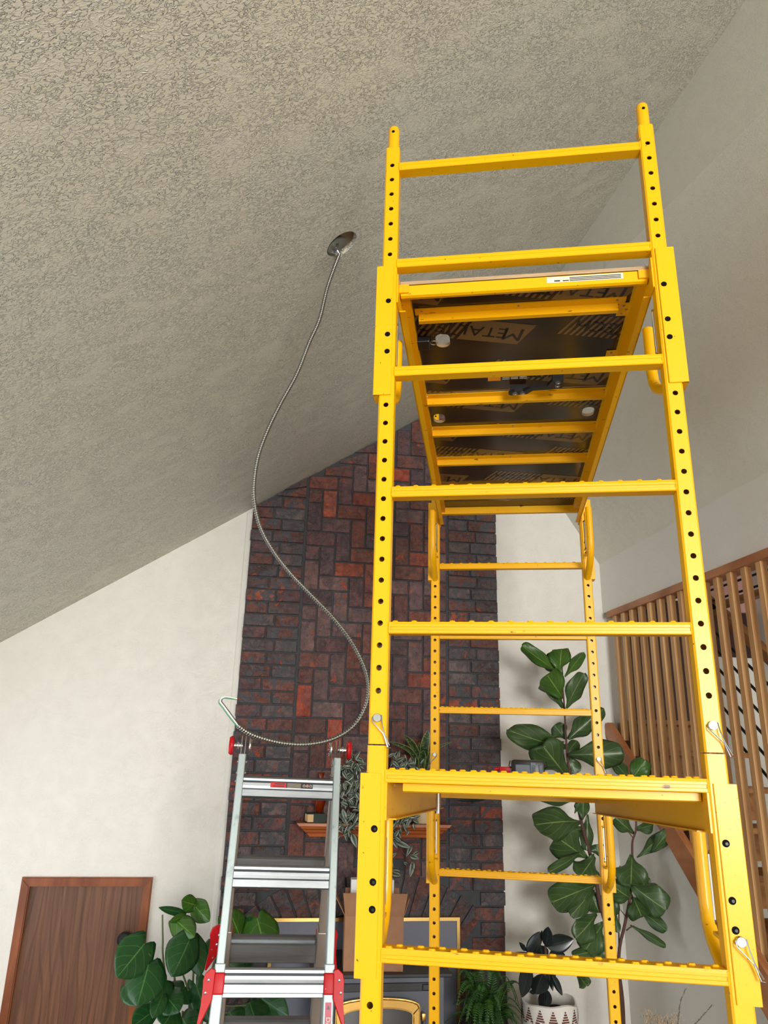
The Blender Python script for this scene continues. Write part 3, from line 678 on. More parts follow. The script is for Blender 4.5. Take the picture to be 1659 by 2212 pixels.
# platforms -------------------------------------------------------
def platform(zs, decorated):
    """zs: height of the sleeve tops on the front posts"""
    zt = zs-(0.024 if decorated else 0.006)                       # top of deck at y = 0
    T0 = 0.012
    bm = B()
    hx = [(0.126, 0.305, 0.022, 0.036), (0.082, 0.800, 0.021, 0.034), (0.618, 0.792, 0.021, 0.034)]   # hand holes
    dx0, dx1, dy0, dy1 = 0.026, WD-0.026, 0.033, LN-0.01
    # deck built as cells around the stadium-shaped hand holes
    ys = sorted({dy0, dy1, 0.612, 0.618, hx[0][1]-hx[0][3]-0.002, hx[0][1]+hx[0][3]+0.002, 0.75, 0.845})
    for c, d in zip(ys, ys[1:]):
        if c > 0.611 and d < 0.619: continue
        band = [h for h in hx if c < h[1] < d]
        xs = sorted({dx0, dx1, *[h[0]-h[2]-0.002 for h in band], *[h[0]+h[2]+0.002 for h in band]})
        for a, b_ in zip(xs, xs[1:]):
            hh = [h for h in band if a >= h[0]-h[2]-0.003 and b_ <= h[0]+h[2]+0.003]
            if not hh:
                for zz, flip in ((zt-0.001, 0), (zt-T0, 1)):
                    p = [(a, c, zz+SH*c), (b_, c, zz+SH*c), (b_, d, zz+SH*d), (a, d, zz+SH*d)]
                    quad(bm, p)
            else:
                h = hh[0]; cx_, cy_ = h[0], h[1]; rr_ = h[2]; Nn = 28
                loop = []
                for k in range(Nn):
                    t = 2*math.pi*(k+0.5)/Nn; yy = cy_+rr_*math.sin(t)+(h[3]-h[2])*(1 if math.sin(t) > 0 else -1); loop.append((cx_+rr_*math.cos(t), yy))
                for zz in (zt-0.001, zt-T0):
                    iv = [bm.verts.new((p[0], p[1], zz+SH*p[1])) for p in loop]; ov = []
                    for p in loop:
                        v = Vector((p[0]-cx_, p[1]-cy_)); sc = min((b_-a)/2/abs(v.x) if abs(v.x) > 1e-6 else 99, ((d-cy_) if v.y > 0 else (cy_-c))/abs(v.y) if abs(v.y) > 1e-6 else 99)
                        ov.append(bm.verts.new((cx_+v.x*sc, cy_+v.y*sc, zz+SH*(cy_+v.y*sc))))
                    for k in range(Nn):
                        k2 = (k+1) % Nn; A2, B2 = ov[k].co, ov[k2].co
                        if abs(A2.x-B2.x) > 1e-5 and abs(A2.y-B2.y) > 1e-5:
                            cxn = a if abs(A2.x-a) < 1e-5 or abs(B2.x-a) < 1e-5 else b_; cyn = c if abs(A2.y-c) < 1e-5 or abs(B2.y-c) < 1e-5 else d
                            bm.faces.new([iv[k], iv[k2], ov[k2], bm.verts.new((cxn, cyn, zz+SH*cyn)), ov[k]])
                        else: bm.faces.new([iv[k], iv[k2], ov[k2], ov[k]])
                for k in range(Nn):
                    p, q = loop[k], loop[(k+1) % Nn]
                    quad(bm, [(p[0], p[1], zt-0.001+SH*p[1]), (q[0], q[1], zt-0.001+SH*q[1]), (q[0], q[1], zt-T0+SH*q[1]), (p[0], p[1], zt-T0+SH*p[1])], 1)
    for y_ in (dy0, dy1, 0.612, 0.618): quad(bm, [(dx0, y_, zt-0.001+SH*y_), (dx1, y_, zt-0.001+SH*y_), (dx1, y_, zt-T0+SH*y_), (dx0, y_, zt-T0+SH*y_)], 1)
    for x_ in (dx0, dx1): quad(bm, [(x_, dy0, zt-0.001+SH*dy0), (x_, dy1, zt-0.001+SH*dy1), (x_, dy1, zt-T0+SH*dy1), (x_, dy0, zt-T0+SH*dy0)], 1)
    bmesh.ops.remove_doubles(bm, verts=bm.verts[:], dist=1e-5)
    deck = S_('deck_platform', bm, [PLY, PLYEDGE], label='dark plywood deck of the %s platform' % ('upper' if decorated else 'lower'))
    def sub(name, bm, m, smooth=False, label=None):
        for v in bm.verts: v.co.z += Z0
        return obj(name, bm, m, deck, smooth, label)
    fl = 0.026 if decorated else 0.008
    for x0, x1, s in ((0.0205, 0.027, 1), (WD-0.027, WD-0.0205, -1)):   # C-channel side rails
        bm = B(); xa, xb = (x0, x0+0.004) if s > 0 else (x1-0.004, x1)
        box(bm, xa, xb, 0.002, LN+0.04, zt-0.088, zt+0.0, shear=SH)
        xi = xa+s*0.020 if s > 0 else xb+s*0.020
        lo_, hi_ = min(xa, xi), max(xb, xi)
        box(bm, lo_, hi_, 0.045, LN, zt-0.088, zt-0.085, shear=SH)
        xi2 = (xa, xa+0.030) if s > 0 else (xb-0.030, xb)
        box(bm, xi2[0], xi2[1], 0.03 if decorated else 0.12, LN, zt-T0-fl, zt-T0-0.001, shear=SH)
        sub('side_rail', bm, YELD)
    bh = 0.046 if decorated else 0.030
    bm = B(); prism(bm, [(0.036, zt-bh), (0.044, zt-bh-0.003), (0.056, zt-bh), (0.056, zt-0.0145), (0.036, zt-0.0145)], 0.028 if decorated else 0.055, WD-0.028, 'X', shear=0); sub('end_beam', bm, YEL)
    bm = B(); box(bm, 0.03, WD-0.03, LN-0.032, LN-0.012, zt-0.046, zt-0.013, shear=SH); sub('end_beam', bm, YELD)
    for y_, xa, xb in ((0.138, 0.055, 0.645), (0.622, 0.03, WD-0.03), (0.862, 0.03, WD-0.03), (1.128, 0.03, WD-0.03), (1.42, 0.03, WD-0.03)):
        bm = B()
        box(bm, xa, xb, y_, y_+0.030, zt-T0-0.003, zt-T0-0.0005, shear=SH)
        box(bm, xa+0.01, xb-0.02, y_+0.026, y_+0.030, zt-T0-fl, zt-T0-0.003, shear=SH)
        box(bm, xa+0.01, xb-0.02, y_+0.030, y_+0.040, zt-T0-fl, zt-T0-fl+0.003, shear=SH)
        for xx in (xa+0.02, (xa+xb)/2, xb-0.025): lathe(bm, [(0.004, 0.0), (0.0035, -0.002), (0.001, -0.003)], (xx, y_+0.012, zt-T0-0.003+SH*y_), 8, mi=1)
        sub('crossbar', bm, [YELD, ZINC])
    # sleeves, bent tubes, latch plates at the four corners
    for x, s in ((0, -1), (WD, 1)):
        for yi in (0, 1):
            yy = 0.0 if yi == 0 else LN; dz = SHIFT[yi]; f = 1 if yi == 0 else -1
            cy = yy+PD/2; a0 = zs+dz; a1 = a0-0.389
            xo = x+s*(PW/2+0.014); xin = x-s*0.012
            bm = B()
            yfront = cy-PD/2-0.0045
            xlo, xhi = min(xo, xin), max(xo, xin)
            # solid front plate
            hs = [a0-0.111, a0-0.213, a0-0.264]
            perforated(bm, (xlo+xhi)/2, cy-PD/2-0.0025, xhi-xlo, 0.0045, a1, a0, [], ch=0.0012)
            xs_ = x+s*(PW/2+0.002)
            box(bm, min(xs_, xo), max(xs_, xo), cy-PD/2-0.003, cy+PD/2+0.006, a1, a0)
            # near-black discs painted as the shade of holes, bolt end on some
            for h in hs:
                lathe(bm, [(0.0, 0.0), (0.0072, 0.0), (0.0072, 0.0012), (0, 0.0012)], (x, yfront-0.0009, h), 16, axis='Y', mi=1)
                if zs < -1: lathe(bm, [(0.0, 0.0), (0.0030, 0.0), (0.0030, 0.0008), (0, 0.0008)], (x+0.0015, yfront-0.0014, h-0.0006), 12, axis='Y', mi=2)
            sub('post_sleeve', bm, [YEL, HOLE_SHADE, BLACKM])
            xt = x; yt = yy+0.20 if yi == 0 else yy-0.17
            zr_ = zt-0.080+SH*yt
            bm = B()
            pts = [(xt, yt, zr_), (xt, yt, a0-0.25+0), (xt, yt-f*0.008, a0-0.285), (xt, yt-f*0.035, a0-0.318), (xt, yt-f*0.085, a0-0.348), (xt, yy+(PD+0.006 if yi == 0 else 0.0), a0-0.380)]
            tube(bm, pts, 0.0145, 14); sub('brace_tube', bm, YELD, True)
            bm = B()
            xp = x-s*0.004
            box(bm, xp-0.002, xp+0.002, min(yy+f*0.05, yy+f*0.085) if yi == 0 else yy-0.085, max(yy+f*0.05, yy+f*0.085) if yi == 0 else yy-0.05, a0-0.285, zt-0.06+SH*yy, bev=0.0008)
            box(bm, xp-0.014, xp+0.014, (yy+0.045) if yi == 0 else yy-0.09, (yy+0.09) if yi == 0 else yy-0.045, a0-0.292, a0-0.285)
            sub('latch_plate', bm, YEL)
            bm = B(); yl = yy+f*(0.098 if yi else 0.076)
            tube(bm, [(xp-s*0.010, yy+f*0.07, a0-0.135), (xp-s*0.010, yl, a0-0.14), (xp-s*0.010, yl, a0-0.262), (xp-s*0.010, yy+f*0.07, a0-0.268)], 0.0033, 8); sub('latch_handle', bm, CHROME, True)
    if decorated:
        # printed bands under the deck
        bm = B(); zp = zt-T0-0.0008; zp2 = zp-0.0006
        def place(cx_, cy_, deg, pts, z_, mi):
            c_, s_ = math.cos(math.radians(deg)), math.sin(math.radians(deg))
            out_ = []
            for (a, b_) in pts:          # a: reading direction (-x), b: up (+y)
                X = cx_-a*c_-b_*s_*0-b_*(-s_)*0; Yv = cy_+b_
                X = cx_-(a*c_-b_*s_); Yv = cy_+(a*s_+b_*c_)
                out_.append((X, Yv))
            return out_
        clipx = (0.05, WD-0.05)
        def clip(poly, x0, x1, y0, y1):
            for ax, lim, keep in ((0, x0, 1), (0, x1, -1), (1, y0, 1), (1, y1, -1)):
                res = []
                for i in range(len(poly)):
                    p, q = poly[i], poly[(i+1) % len(poly)]; ip, iq = (p[ax]-lim)*keep >= 0, (q[ax]-lim)*keep >= 0
                    if ip: res.append(p)
                    if ip != iq:
                        t = (lim-p[ax])/(q[ax]-p[ax]); res.append((p[0]+t*(q[0]-p[0]), p[1]+t*(q[1]-p[1])))
                poly = res
                if len(poly) < 3: return None
            return poly
        def addp(poly, z_, mi):
            poly = clip(poly, 0.045, WD-0.045, 0.06, LN-0.04)
            if not poly: return
            xa, xb, ya, yb = min(p[0] for p in poly), max(p[0] for p in poly), min(p[1] for p in poly), max(p[1] for p in poly)
            near = [h for h in hx if xa < h[0]+h[2] and xb > h[0]-h[2] and ya < h[1]+h[3] and yb > h[1]-h[3]]
            if near:       # cut into small cells so that the hand holes stay open
                g = 0.006; ix, iy = int((xb-xa)/g)+1, int((yb-ya)/g)+1
                for a_ in range(ix):
                    for b2_ in range(iy):
                        mxx, myy = xa+(a_+0.5)*g, ya+(b2_+0.5)*g
                        if any(abs(mxx-h[0]) < h[2]+g*0.6 and abs(myy-h[1]) < h[3]+g*0.6 for h in near): continue
                        c2 = clip(poly, xa+a_*g, xa+(a_+1)*g, ya+b2_*g, ya+(b2_+1)*g)
                        if c2: quad(bm, [(p[0], p[1], z_+SH*p[1]) for p in c2], mi)
            else: quad(bm, [(p[0], p[1], z_+SH*p[1]) for p in poly], mi)
        rows = []
        for r_ in range(8):
            yy = 0.10+r_*0.215
            for q in range(3):
                rows.append((0.62-q*0.50+(0.23 if r_ % 2 else 0.0)-0.1, yy-q*0.05))
        for cx_, cy_ in rows:
            deg = -14; H = 0.052; K = 1.3
            addp(place(cx_, cy_, deg, [(-0.115*K, -H), (0.03*K, -H), (0.055*K, H), (-0.09*K, H)], zp, 0), zp, 0)
            for k in range(11):
                a = 0.05+k*0.0185
                addp(place(cx_, cy_, deg, [(a, -H), (a+0.0095, -H), (a+0.042, H), (a+0.0325, H)], zp, 0), zp, 0)
            t2 = B()
            c_, s_ = math.cos(math.radians(deg)), math.sin(math.radians(deg))
            T = Matrix(((-c_, s_, 0, cx_), (s_, c_, 0, cy_), (0, 0, -1, 0), (0, 0, 0, 1)))
            for txt, sz, dx in (('M', 0.088, -0.095), ('ETAL', 0.068, -0.003), ('T', 0.088, 0.098), ('ECH', 0.068, 0.172)):
                text_mesh(t2, txt, sz, T @ Matrix.Translation((dx+0.004, 0, 0)), 0, False, 1.0)
            bmesh.ops.triangulate(t2, faces=t2.faces[:])
            for f_ in t2.faces:
                pl = [(v.co.x, v.co.y) for v in f_.verts]
                pl = clip(pl, 0.045, WD-0.045, 0.06, LN-0.04)
                if pl: quad(bm, [(p[0], p[1], zp2+SH*p[1]) for p in pl], 1)
            t2.free()
        # keep prints clear of the hand holes
        dead = [f for f in bm.faces if any(abs(f.calc_center_median().x-h[0]) < h[2]+0.003 and abs(f.calc_center_median().y-h[1]) < h[3]+0.003 for h in hx)]
        bmesh.ops.delete(bm, geom=dead, context='FACES')
        sub('printed_film', bm, [PRINT, PRINTD], label='tan METALTECH print on the deck underside')
        # front label
        bm = B(); yb = 0.0355; lz = zt-0.036
        box(bm, 0.420, 0.618, yb-0.0008, yb, lz+0.001, lz+0.019)
        for i in range(3): box(bm, 0.480, 0.612, yb-0.0013, yb-0.0008, lz+0.0035+i*0.0045, lz+0.0058+i*0.0045, 1)
        box(bm, 0.440, 0.455, yb-0.0013, yb-0.0008, lz+0.004, lz+0.008, 1); box(bm, 0.462, 0.478, yb-0.0013, yb-0.0008, lz+0.004, lz+0.007, 1)
        sub('rating_label', bm, [LABELW, INK])
        bm = B(); y_ = 0.52; z_ = zt-T0-0.0012
        def flat(x0, x1, y0, y1, mi, z): quad(bm, [(x0, y0, z+SH*y0), (x1, y0, z+SH*y0), (x1, y1, z+SH*y1), (x0, y1, z+SH*y1)], mi)
        flat(0.262, 0.304, y_-0.012, y_+0.03, 0, z_-0.0006)
        T = Matrix.Translation((0.283, y_+0.012, z_-0.0012+SH*y_)) @ Matrix(((-1, 0, 0, 0), (0, 1, 0, 0), (0, 0, -1, 0), (0, 0, 0, 1)))
        text_mesh(bm, '!', 0.022, T, 1)
        for i in range(4):
            for c_ in range(3): flat(0.31+c_*0.028, 0.334+c_*0.028, y_-0.008+i*0.009, y_-0.004+i*0.009, 2, z_-0.0006)
        sub('warning_label', bm, [LABELO, INK, LABELW])
        bm = B(); zz = zt-T0-0.004+SH*0.6
        prism(bm, [(0.330, 0.585), (0.335, 0.572), (0.350, 0.566), (0.378, 0.566), (0.400, 0.548), (0.455, 0.540), (0.470, 0.500), (0.505, 0.500), (0.505, 0.555), (0.470, 0.562), (0.41, 0.566), (0.392, 0.588), (0.338, 0.594)], zz-0.030, zz-0.020, 'Z')
        box(bm, 0.470, 0.505, 0.500, 0.555, zz-0.022, zz+0.0005); box(bm, 0.335, 0.39, 0.570, 0.594, zz-0.022, zz-0.004)
        for cx_, cy_ in ((0.352, 0.580), (0.377, 0.580), (0.488, 0.516), (0.488, 0.538)):
            lathe(bm, [(0.0085, zz-0.030), (0.0085, zz-0.032), (0.006, zz-0.0335), (0.003, zz-0.0335), (0.001, zz-0.031)], (cx_, cy_, 0), 14, mi=1)
        sub('folding_stay', bm, [BLACK, ZINC], label='black folding stay with zinc screws')
        bm = B(); zz = zt-T0-0.002+SH*0.3
        box(bm, 0.046, 0.088, 0.268, 0.318, zz-0.022, zz, bev=0.004); box(bm, 0.040, 0.048, 0.28, 0.30, zz-0.02, zz-0.003)
        ring = [(0.088+0.011+0.011*math.cos(t), 0.292+0.011*math.sin(t), zz-0.012) for t in [2*math.pi*i/16 for i in range(17)]]
        tube(bm, ring, 0.0012, 6, mi=1, cap=False); sub('hatch_catch', bm, [BLACK, ZINC], label='black catch with a wire ring')
        for y_ in (0.165, 0.40):
            bm = B(); zz = zt-T0-0.0015
            box(bm, 0.628, 0.672, y_, y_+0.058, zz-0.0025, zz-0.0003, shear=SH)
            for q in range(3): lathe(bm, [(0.004, 0), (0.0035, -0.0022), (0.001, -0.003)], (0.642+(q % 2)*0.010, y_+0.010+q*0.019, zz-0.0025+SH*y_), 8, mi=1)
            sub('hinge_plate', bm, [YEL, ZINC])
    else:
        bm = B(); tube(bm, [(0.085, 0.72, zt-0.125), (0.085, 0.72, zt-0.03)], 0.006, 8)
        sub('hanging_rod', bm, ZINC)
    return deck
platform(-0.346, True); platform(-1.648, False)
hairpin(WD+0.006, -0.006, -1.930, 1)

S2W = Matrix.Translation(Vector((SO.x, SO.y, SO.z))) @ Matrix.Rotation(PSI, 4, 'Z')
# cordless battery tool on the lower deck
dk = -1.6535+SH*0.95
tl = thing('cordless_tool', 'black and red cordless tool lying on the lower scaffold deck', 'power tool', S2W @ Vector((0.318, 0.95, dk)), PSI)
tl.scale = (1, 1, 1)
bm = B(); box(bm, -0.004, 0.104, -0.03, 0.04, 0.0, 0.084, bev=0.010); obj('battery_case', bm, BLACK, tl, True)
bm = B(); box(bm, 0.008, 0.058, -0.0335, -0.029, 0.006, 0.070, bev=0.003); box(bm, 0.058, 0.074, -0.0345, -0.029, 0.004, 0.076); box(bm, 0.084, 0.097, -0.033, -0.029, 0.006, 0.070, bev=0.002); obj('front_panel', bm, GREYP, tl)
bm = B(); text_mesh(bm, 'CRAFTSMAN', 0.013, Matrix.Translation((0.066, -0.0352, 0.040)) @ Matrix.Rotation(math.pi/2, 4, 'X') @ Matrix.Rotation(-math.pi/2, 4, 'Z'), 0, True, 0.75)
obj('lettering', bm, BLACK, tl)
for x_ in (-0.008, 0.108):
    bm = B(); tube(bm, [(x_, -0.02, 0.080), (x_+(0.008 if x_ < 0 else -0.008)*-0.5, -0.02, 0.064), (x_+(0.004 if x_ < 0 else -0.004), -0.02, 0.058)], 0.002, 6)
    obj('strap_loop', bm, BLACK, tl)
bm = B(); box(bm, -0.044, -0.006, -0.012, 0.02, 0.042, 0.060, bev=0.003); box(bm, -0.030, -0.022, -0.010, 0.016, 0.0, 0.044, bev=0.002); tube(bm, [(-0.060, 0.0, 0.051), (-0.044, 0.0, 0.054)], 0.006, 10); obj('red_body', bm, RED, tl, True)

# ------------------------------------------------------------------ ladder
LX = 0.043; LY = 2.95; LZ = 2.096; TA = math.radians(14.5)
lad = thing('folding_ladder', 'silver aluminium folding ladder with red locks standing before the fireplace', 'ladder', (LX, LY, 0))
lad.rotation_euler = (0, math.radians(1.0), 0)
def ladT(s):   # s=-1 front leg plane, +1 rear; local x across, local -z down the leg, local y outwards
    return Matrix.Translation((0, s*0.012, LZ)) @ Matrix.Rotation(s*TA, 4, 'X')
LL = (LZ-0.0)/math.cos(TA)-0.04
for s in (-1, 1):
    T = ladT(s)
    for sx in (-1, 1):
        xin = sx*0.178
        bm = B(); m_ = ALUM if s < 0 else ALUB
        box(bm, xin-0.013, xin+0.013, -0.032, 0.032, -1.20, -0.036, T=T, bev=0.003); obj('upper_rail', bm, m_, lad)
        bm = B(); xo = sx*0.177
        box(bm, xo-0.017, xo+0.017, -0.036, 0.036, -LL, -0.700 if s < 0 else -0.67, T=T, bev=0.003); obj('lower_rail', bm, m_, lad)
        bm = B(); box(bm, xo-0.02, xo+0.02, -0.042, 0.042, -LL-0.012, -LL+0.03, T=T); obj('foot', bm, BLACK, lad)
    prof = [(-0.010, -0.042), (-0.019, -0.040), (-0.019, -0.018), (-0.016, -0.016), (-0.020, -0.013), (-0.0225, -0.004), (-0.0225, 0.006), (-0.018, 0.010), (-0.015, 0.012), (-0.019, 0.014), (-0.020, 0.022), (-0.017, 0.028), (-0.010, 0.030), (0.010, 0.030), (0.018, 0.026), (0.018, -0.036), (0.010, -0.042)]
    rungs_ = [(-0.142, 0, 0.166), (-0.437, 0, 0.166), (-0.752, 0, 0.162), (-0.740, 1, 0.160)]+[(-0.740-0.300*q, 1, 0.160) for q in range(1, 4)]
    for zz, o_, hw in rungs_:
        off = s*0.019*o_
        bm = B(); prism(bm, [(-p[0]*s + off, p[1]+zz) for p in prof], -hw, hw, 'X', T=T)
        fy = s*0.019+off
        for q in range(5): box(bm, -hw, hw, min(fy, fy+s*0.0018), max(fy, fy+s*0.0018), zz-0.039+q*0.0046, zz-0.0368+q*0.0046, T=T)
        obj('rung', bm, ALU, lad)
# hinges with round release knobs
for sx in (-1, 1):
    bm = B(); x = sx*0.178
    for dx in (-0.007, 0.007):
        for s in (-1, 1):
            prism(bm, [(-0.020, 0.02), (-0.012, 0.034), (0.012, 0.034), (0.020, 0.02), (0.016, -0.14), (-0.016, -0.14)], x+dx-0.0015, x+dx+0.0015, 'X', T=ladT(s))
    lathe(bm, [(0.0, -0.003), (0.030, -0.003), (0.031, 0.0), (0.030, 0.003), (0.0, 0.003)], (x-sx*0.024, 0, LZ), 24, axis='X')
    for q in range(9):
        t = 2*math.pi*q/9; lathe(bm, [(0.003, 0), (0.0025, -sx*0.002), (0.001, -sx*0.003)], (x-sx*0.028, 0.022*math.cos(t), LZ+0.022*math.sin(t)), 6, axis='X')
    lathe(bm, [(0.010, 0.0), (0.010, sx*0.014), (0.014, sx*0.016), (0.014, sx*0.020), (0.009, sx*0.022), (0.009, sx*0.040)], (x+sx*0.004, 0, LZ), 18, axis='X')
    for s in (-1, 1):
        for zz in (-0.06, -0.10, -0.13):
            tube(bm, [ladT(s) @ Vector((x-0.018, 0, zz)), ladT(s) @ Vector((x+0.018, 0, zz))], 0.0045, 8)
    h = obj('hinge', bm, CHROME, lad, True)
    bm = B(); N_ = 20
    lathe(bm, [(0.0, 0.0), (0.026, 0.0), (0.034, sx*0.004), (0.035, sx*0.010), (0.030, sx*0.018), (0.0, sx*0.020)], (x+sx*0.036, 0, LZ), 24, axis='X'); obj('release_knob', bm, RED, h, True)
# red locks
for s in (-1, 1):
    T = ladT(s)
    for sx in (-1, 1):
        bm = B(); zc = -0.735 if s < 0 else -0.70; x = sx*0.177
        yb = s*0.037
        box(bm, x-0.019, x+0.019, yb-0.008, yb+0.008, zc-0.050, zc+0.010, T=T, bev=0.004)
        poly = [(sx*0.018, 0.022), (sx*0.040, 0.028), (sx*0.066, 0.010), (sx*0.074, -0.016), (sx*0.066, -0.038), (sx*0.071, -0.10), (sx*0.082, -0.172), (sx*0.074, -0.178), (sx*0.020, -0.078)]
        prism(bm, [(sx*0.177+p[0]*(0.66 if s < 0 else 0.9), zc+p[1]*0.80+0.0) for p in poly], yb-0.014, yb+0.006, 'Y', T=T)
        bmesh.ops.bevel(bm, geom=[e for e in bm.edges if e.calc_length() > 0.01], offset=0.0025, segments=1, affect='EDGES')
        for px_, pz_ in ((0.031, -0.016), (0.037, -0.050)):
            c = T @ Vector((x+sx*px_, yb-0.015, zc+pz_+0.005)); lathe(bm, [(0.0, -0.003), (0.004, -0.002), (0.0045, 0.002), (0, 0.002)], c, 10, axis='Y', mi=1)
        obj('rung_lock', bm, [RED, ZINC], lad, True)
# stickers
T = ladT(-1)
bm = B(); z_ = -0.150
def sticker(x0, x1, z0, z1, mi, y_=-0.0232): quad(bm, [T @ Vector(p) for p in ((x0, y_, z0), (x1, y_, z0), (x1, y_, z1), (x0, y_, z1))], mi)
sticker(-0.065, -0.008, z_-0.001, z_+0.017, 0); sticker(-0.008, 0.050, z_-0.001, z_+0.017, 1); sticker(0.050, 0.090, z_-0.001, z_+0.017, 1)
for i in range(2): sticker(-0.055+i*0.004, -0.014, z_+0.003+i*0.008, z_+0.006+i*0.008, 1, -0.0236)
for i in range(4): sticker(-0.004, 0.046, z_+0.0+i*0.0046, z_+0.0014+i*0.0046, 2, -0.0236)
for i in range(3):
    c = T @ Vector((0.058+i*0.012, -0.0238, z_+0.008)); lathe(bm, [(0.0, -0.0004), (0.0048, -0.0004), (0.0048, 0.0003), (0, 0.0003)], c, 12, axis='Y', mi=2); lathe(bm, [(0.0, -0.0008), (0.0034, -0.0008), (0.0034, 0.0003), (0, 0.0003)], c, 12, axis='Y', mi=0 if i % 2 else 1)
obj('rung_sticker', bm, [LABELR, LABELK, LABELW], lad, label='red and black warning sticker')
bm = B(); x_ = 0.177; y_ = -0.0368
def st2(x0, x1, z0, z1, mi, dy=0): quad(bm, [T @ Vector(p) for p in ((x0, y_-dy, z0), (x1, y_-dy, z0), (x1, y_-dy, z1), (x0, y_-dy, z1))], mi)
st2(x_-0.010, x_+0.010, -0.945, -0.805, 0); st2(x_-0.010, x_+0.010, -1.11, -0.948, 1)
text_mesh(bm, 'DANGER', 0.019, T @ Matrix.Translation((x_, y_-0.0006, -0.882)) @ Matrix.Rotation(math.pi/2, 4, 'X') @ Matrix.Rotation(-math.pi/2, 4, 'Z'), 2, True)
text_mesh(bm, 'k', 0.016, T @ Matrix.Translation((x_, y_-0.0006, -0.758)) @ Matrix.Rotation(math.pi/2, 4, 'X'), 3, True) if False else None
prism(bm, [(x_-0.006, -0.824), (x_+0.006, -0.824), (x_, -0.812)], y_-0.0008, y_-0.0004, 'Y', mi=1, T=T)
for i in range(7): st2(x_-0.008+(i % 3)*0.006, x_-0.0045+(i % 3)*0.006, -0.990-(i//3)*0.04, -0.955-(i//3)*0.04, 2, 0.0004)
obj('danger_sticker', bm, [LABELM, LABELK, LABELW, RED], lad, label='vertical magenta DANGER sticker')

# ------------------------------------------------------------------ flexible conduit, its wires and the ceiling can
cpx = [(733, 550, 2.262), (722, 578, 2.25), (706, 625, 2.24), (690, 690, 2.235), (668, 740, 2.23), (641, 808, 2.225), (606, 872, 2.22), (578, 930, 2.215), (558, 985, 2.21), (549, 1040, 2.205), (550, 1088, 2.20), (563, 1140, 2.20), (590, 1190, 2.20), (627, 1238, 2.20), (672, 1285, 2.20), (716, 1330, 2.20), (752, 1375, 2.20), (778, 1420, 2.20), (793, 1460, 2.20), (796, 1500, 2.20), (786, 1535, 2.20), (766, 1566, 2.20), (737, 1588, 2.20), (700, 1602, 2.20), (655, 1608, 2.20), (610, 1605, 2.19), (570, 1596, 2.17), (538, 1584, 2.15), (513, 1567, 2.13)]
ctrl = [onY(*c) for c in cpx]
def catmull(P, n):
    out_ = []
    for i in range(len(P)-1):
        p0, p1, p2, p3 = P[max(i-1, 0)], P[i], P[i+1], P[min(i+2, len(P)-1)]
        for k in range(n):
            t = k/n; out_.append(0.5*((2*p1)+(-p0+p2)*t+(2*p0-5*p1+4*p2-p3)*t*t+(-p0+3*p1-3*p2+p3)*t**3))
    out_.append(P[-1]); return out_
dense = catmull(ctrl, 40)
acc = [0]
for a, b_ in zip(dense, dense[1:]): acc.append(acc[-1]+(b_-a).length)
step = 0.0013; pts = []; i = 0; s_ = 0
while s_ < acc[-1]:
    while acc[i+1] < s_: i += 1
    t = (s_-acc[i])/(acc[i+1]-acc[i]); pts.append(dense[i].lerp(dense[i+1], t)); s_ += step
rr = [0.0050+0.0024*(0.5+0.5*math.cos(2*math.pi*(k*step)/0.0078)) for k in range(len(pts))]
bm = B(); tube(bm, pts, 0.006, 12, rr=rr)
cond = thing('flexible_conduit', 'long loop of silver armoured cable hanging from the ceiling hole', 'cable', ctrl[0])
o = obj('conduit', bm, CONDUIT, None, 'leaf'); rel(o, cond)
e = ctrl[-1]
wp = [(513, 1567, 2.13), (500, 1550, 2.125), (484, 1528, 2.12), (475, 1515, 2.12), (482, 1507, 2.12), (495, 1507, 2.12), (512, 1510, 2.12)]
for nm, m_, off in (('green_wire', WIREG, (-0.003, 0, -0.002)), ('white_wire', WIREW, (0.001, -0.002, 0.001)), ('black_wire', WIREK, (0.0045, 0.001, 0.001))):
    bm = B(); q = catmull([onY(*p)+Vector(off)*(1 if 0 < i < 6 else 0.6) for i, p in enumerate(wp)], 8)
    tube(bm, q, 0.0017, 7); tube(bm, [q[-1], q[-1]+(q[-1]-q[-2]).normalized()*0.010], 0.0009, 6, mi=1); rel(obj(nm, bm, [m_, COPPER], None, True), cond)
can = thing('recessed_can', 'grey metal lamp housing inside the round ceiling hole', 'lamp housing', hc)
TC = Matrix.Translation(hc) @ Matrix((ex, ey, enrm)).transposed().to_4x4()
bm = B(); lathe(bm, [(0.036, 0.002), (0.0365, 0.05), (0.034, 0.058), (0.001, 0.06)], (-0.024, -0.004, 0), 28)
lathe(bm, [(0.034, 0.0), (0.040, -0.001), (0.040, 0.004), (0.034, 0.006)], (-0.022, -0.004, 0), 28)
box(bm, -0.03, -0.012, -0.02, 0.01, 0.0, 0.05, bev=0.002)
for v in bm.verts: v.co = TC @ v.co
rel(obj('housing', bm, CANM, None, True), can)
bm = B(); lathe(bm, [(0.009, -0.020), (0.010, -0.014), (0.012, -0.006), (0.012, 0.012)], (-0.016, 0.035, 0), 16)
tube(bm, [(-0.045, 0.02, 0.0), (-0.016, 0.036, -0.014)], 0.0012, 6)
for v in bm.verts: v.co = TC @ v.co
rel(obj('connector', bm, CHROME, None, True), can)
bm = B(); lathe(bm, [(0.13, 0.02), (0.13, 0.10), (0.0, 0.10)], (0, 0, 0), 24)
for v in bm.verts: v.co = TC @ v.co
struct('trim_3', bm, CANIN)

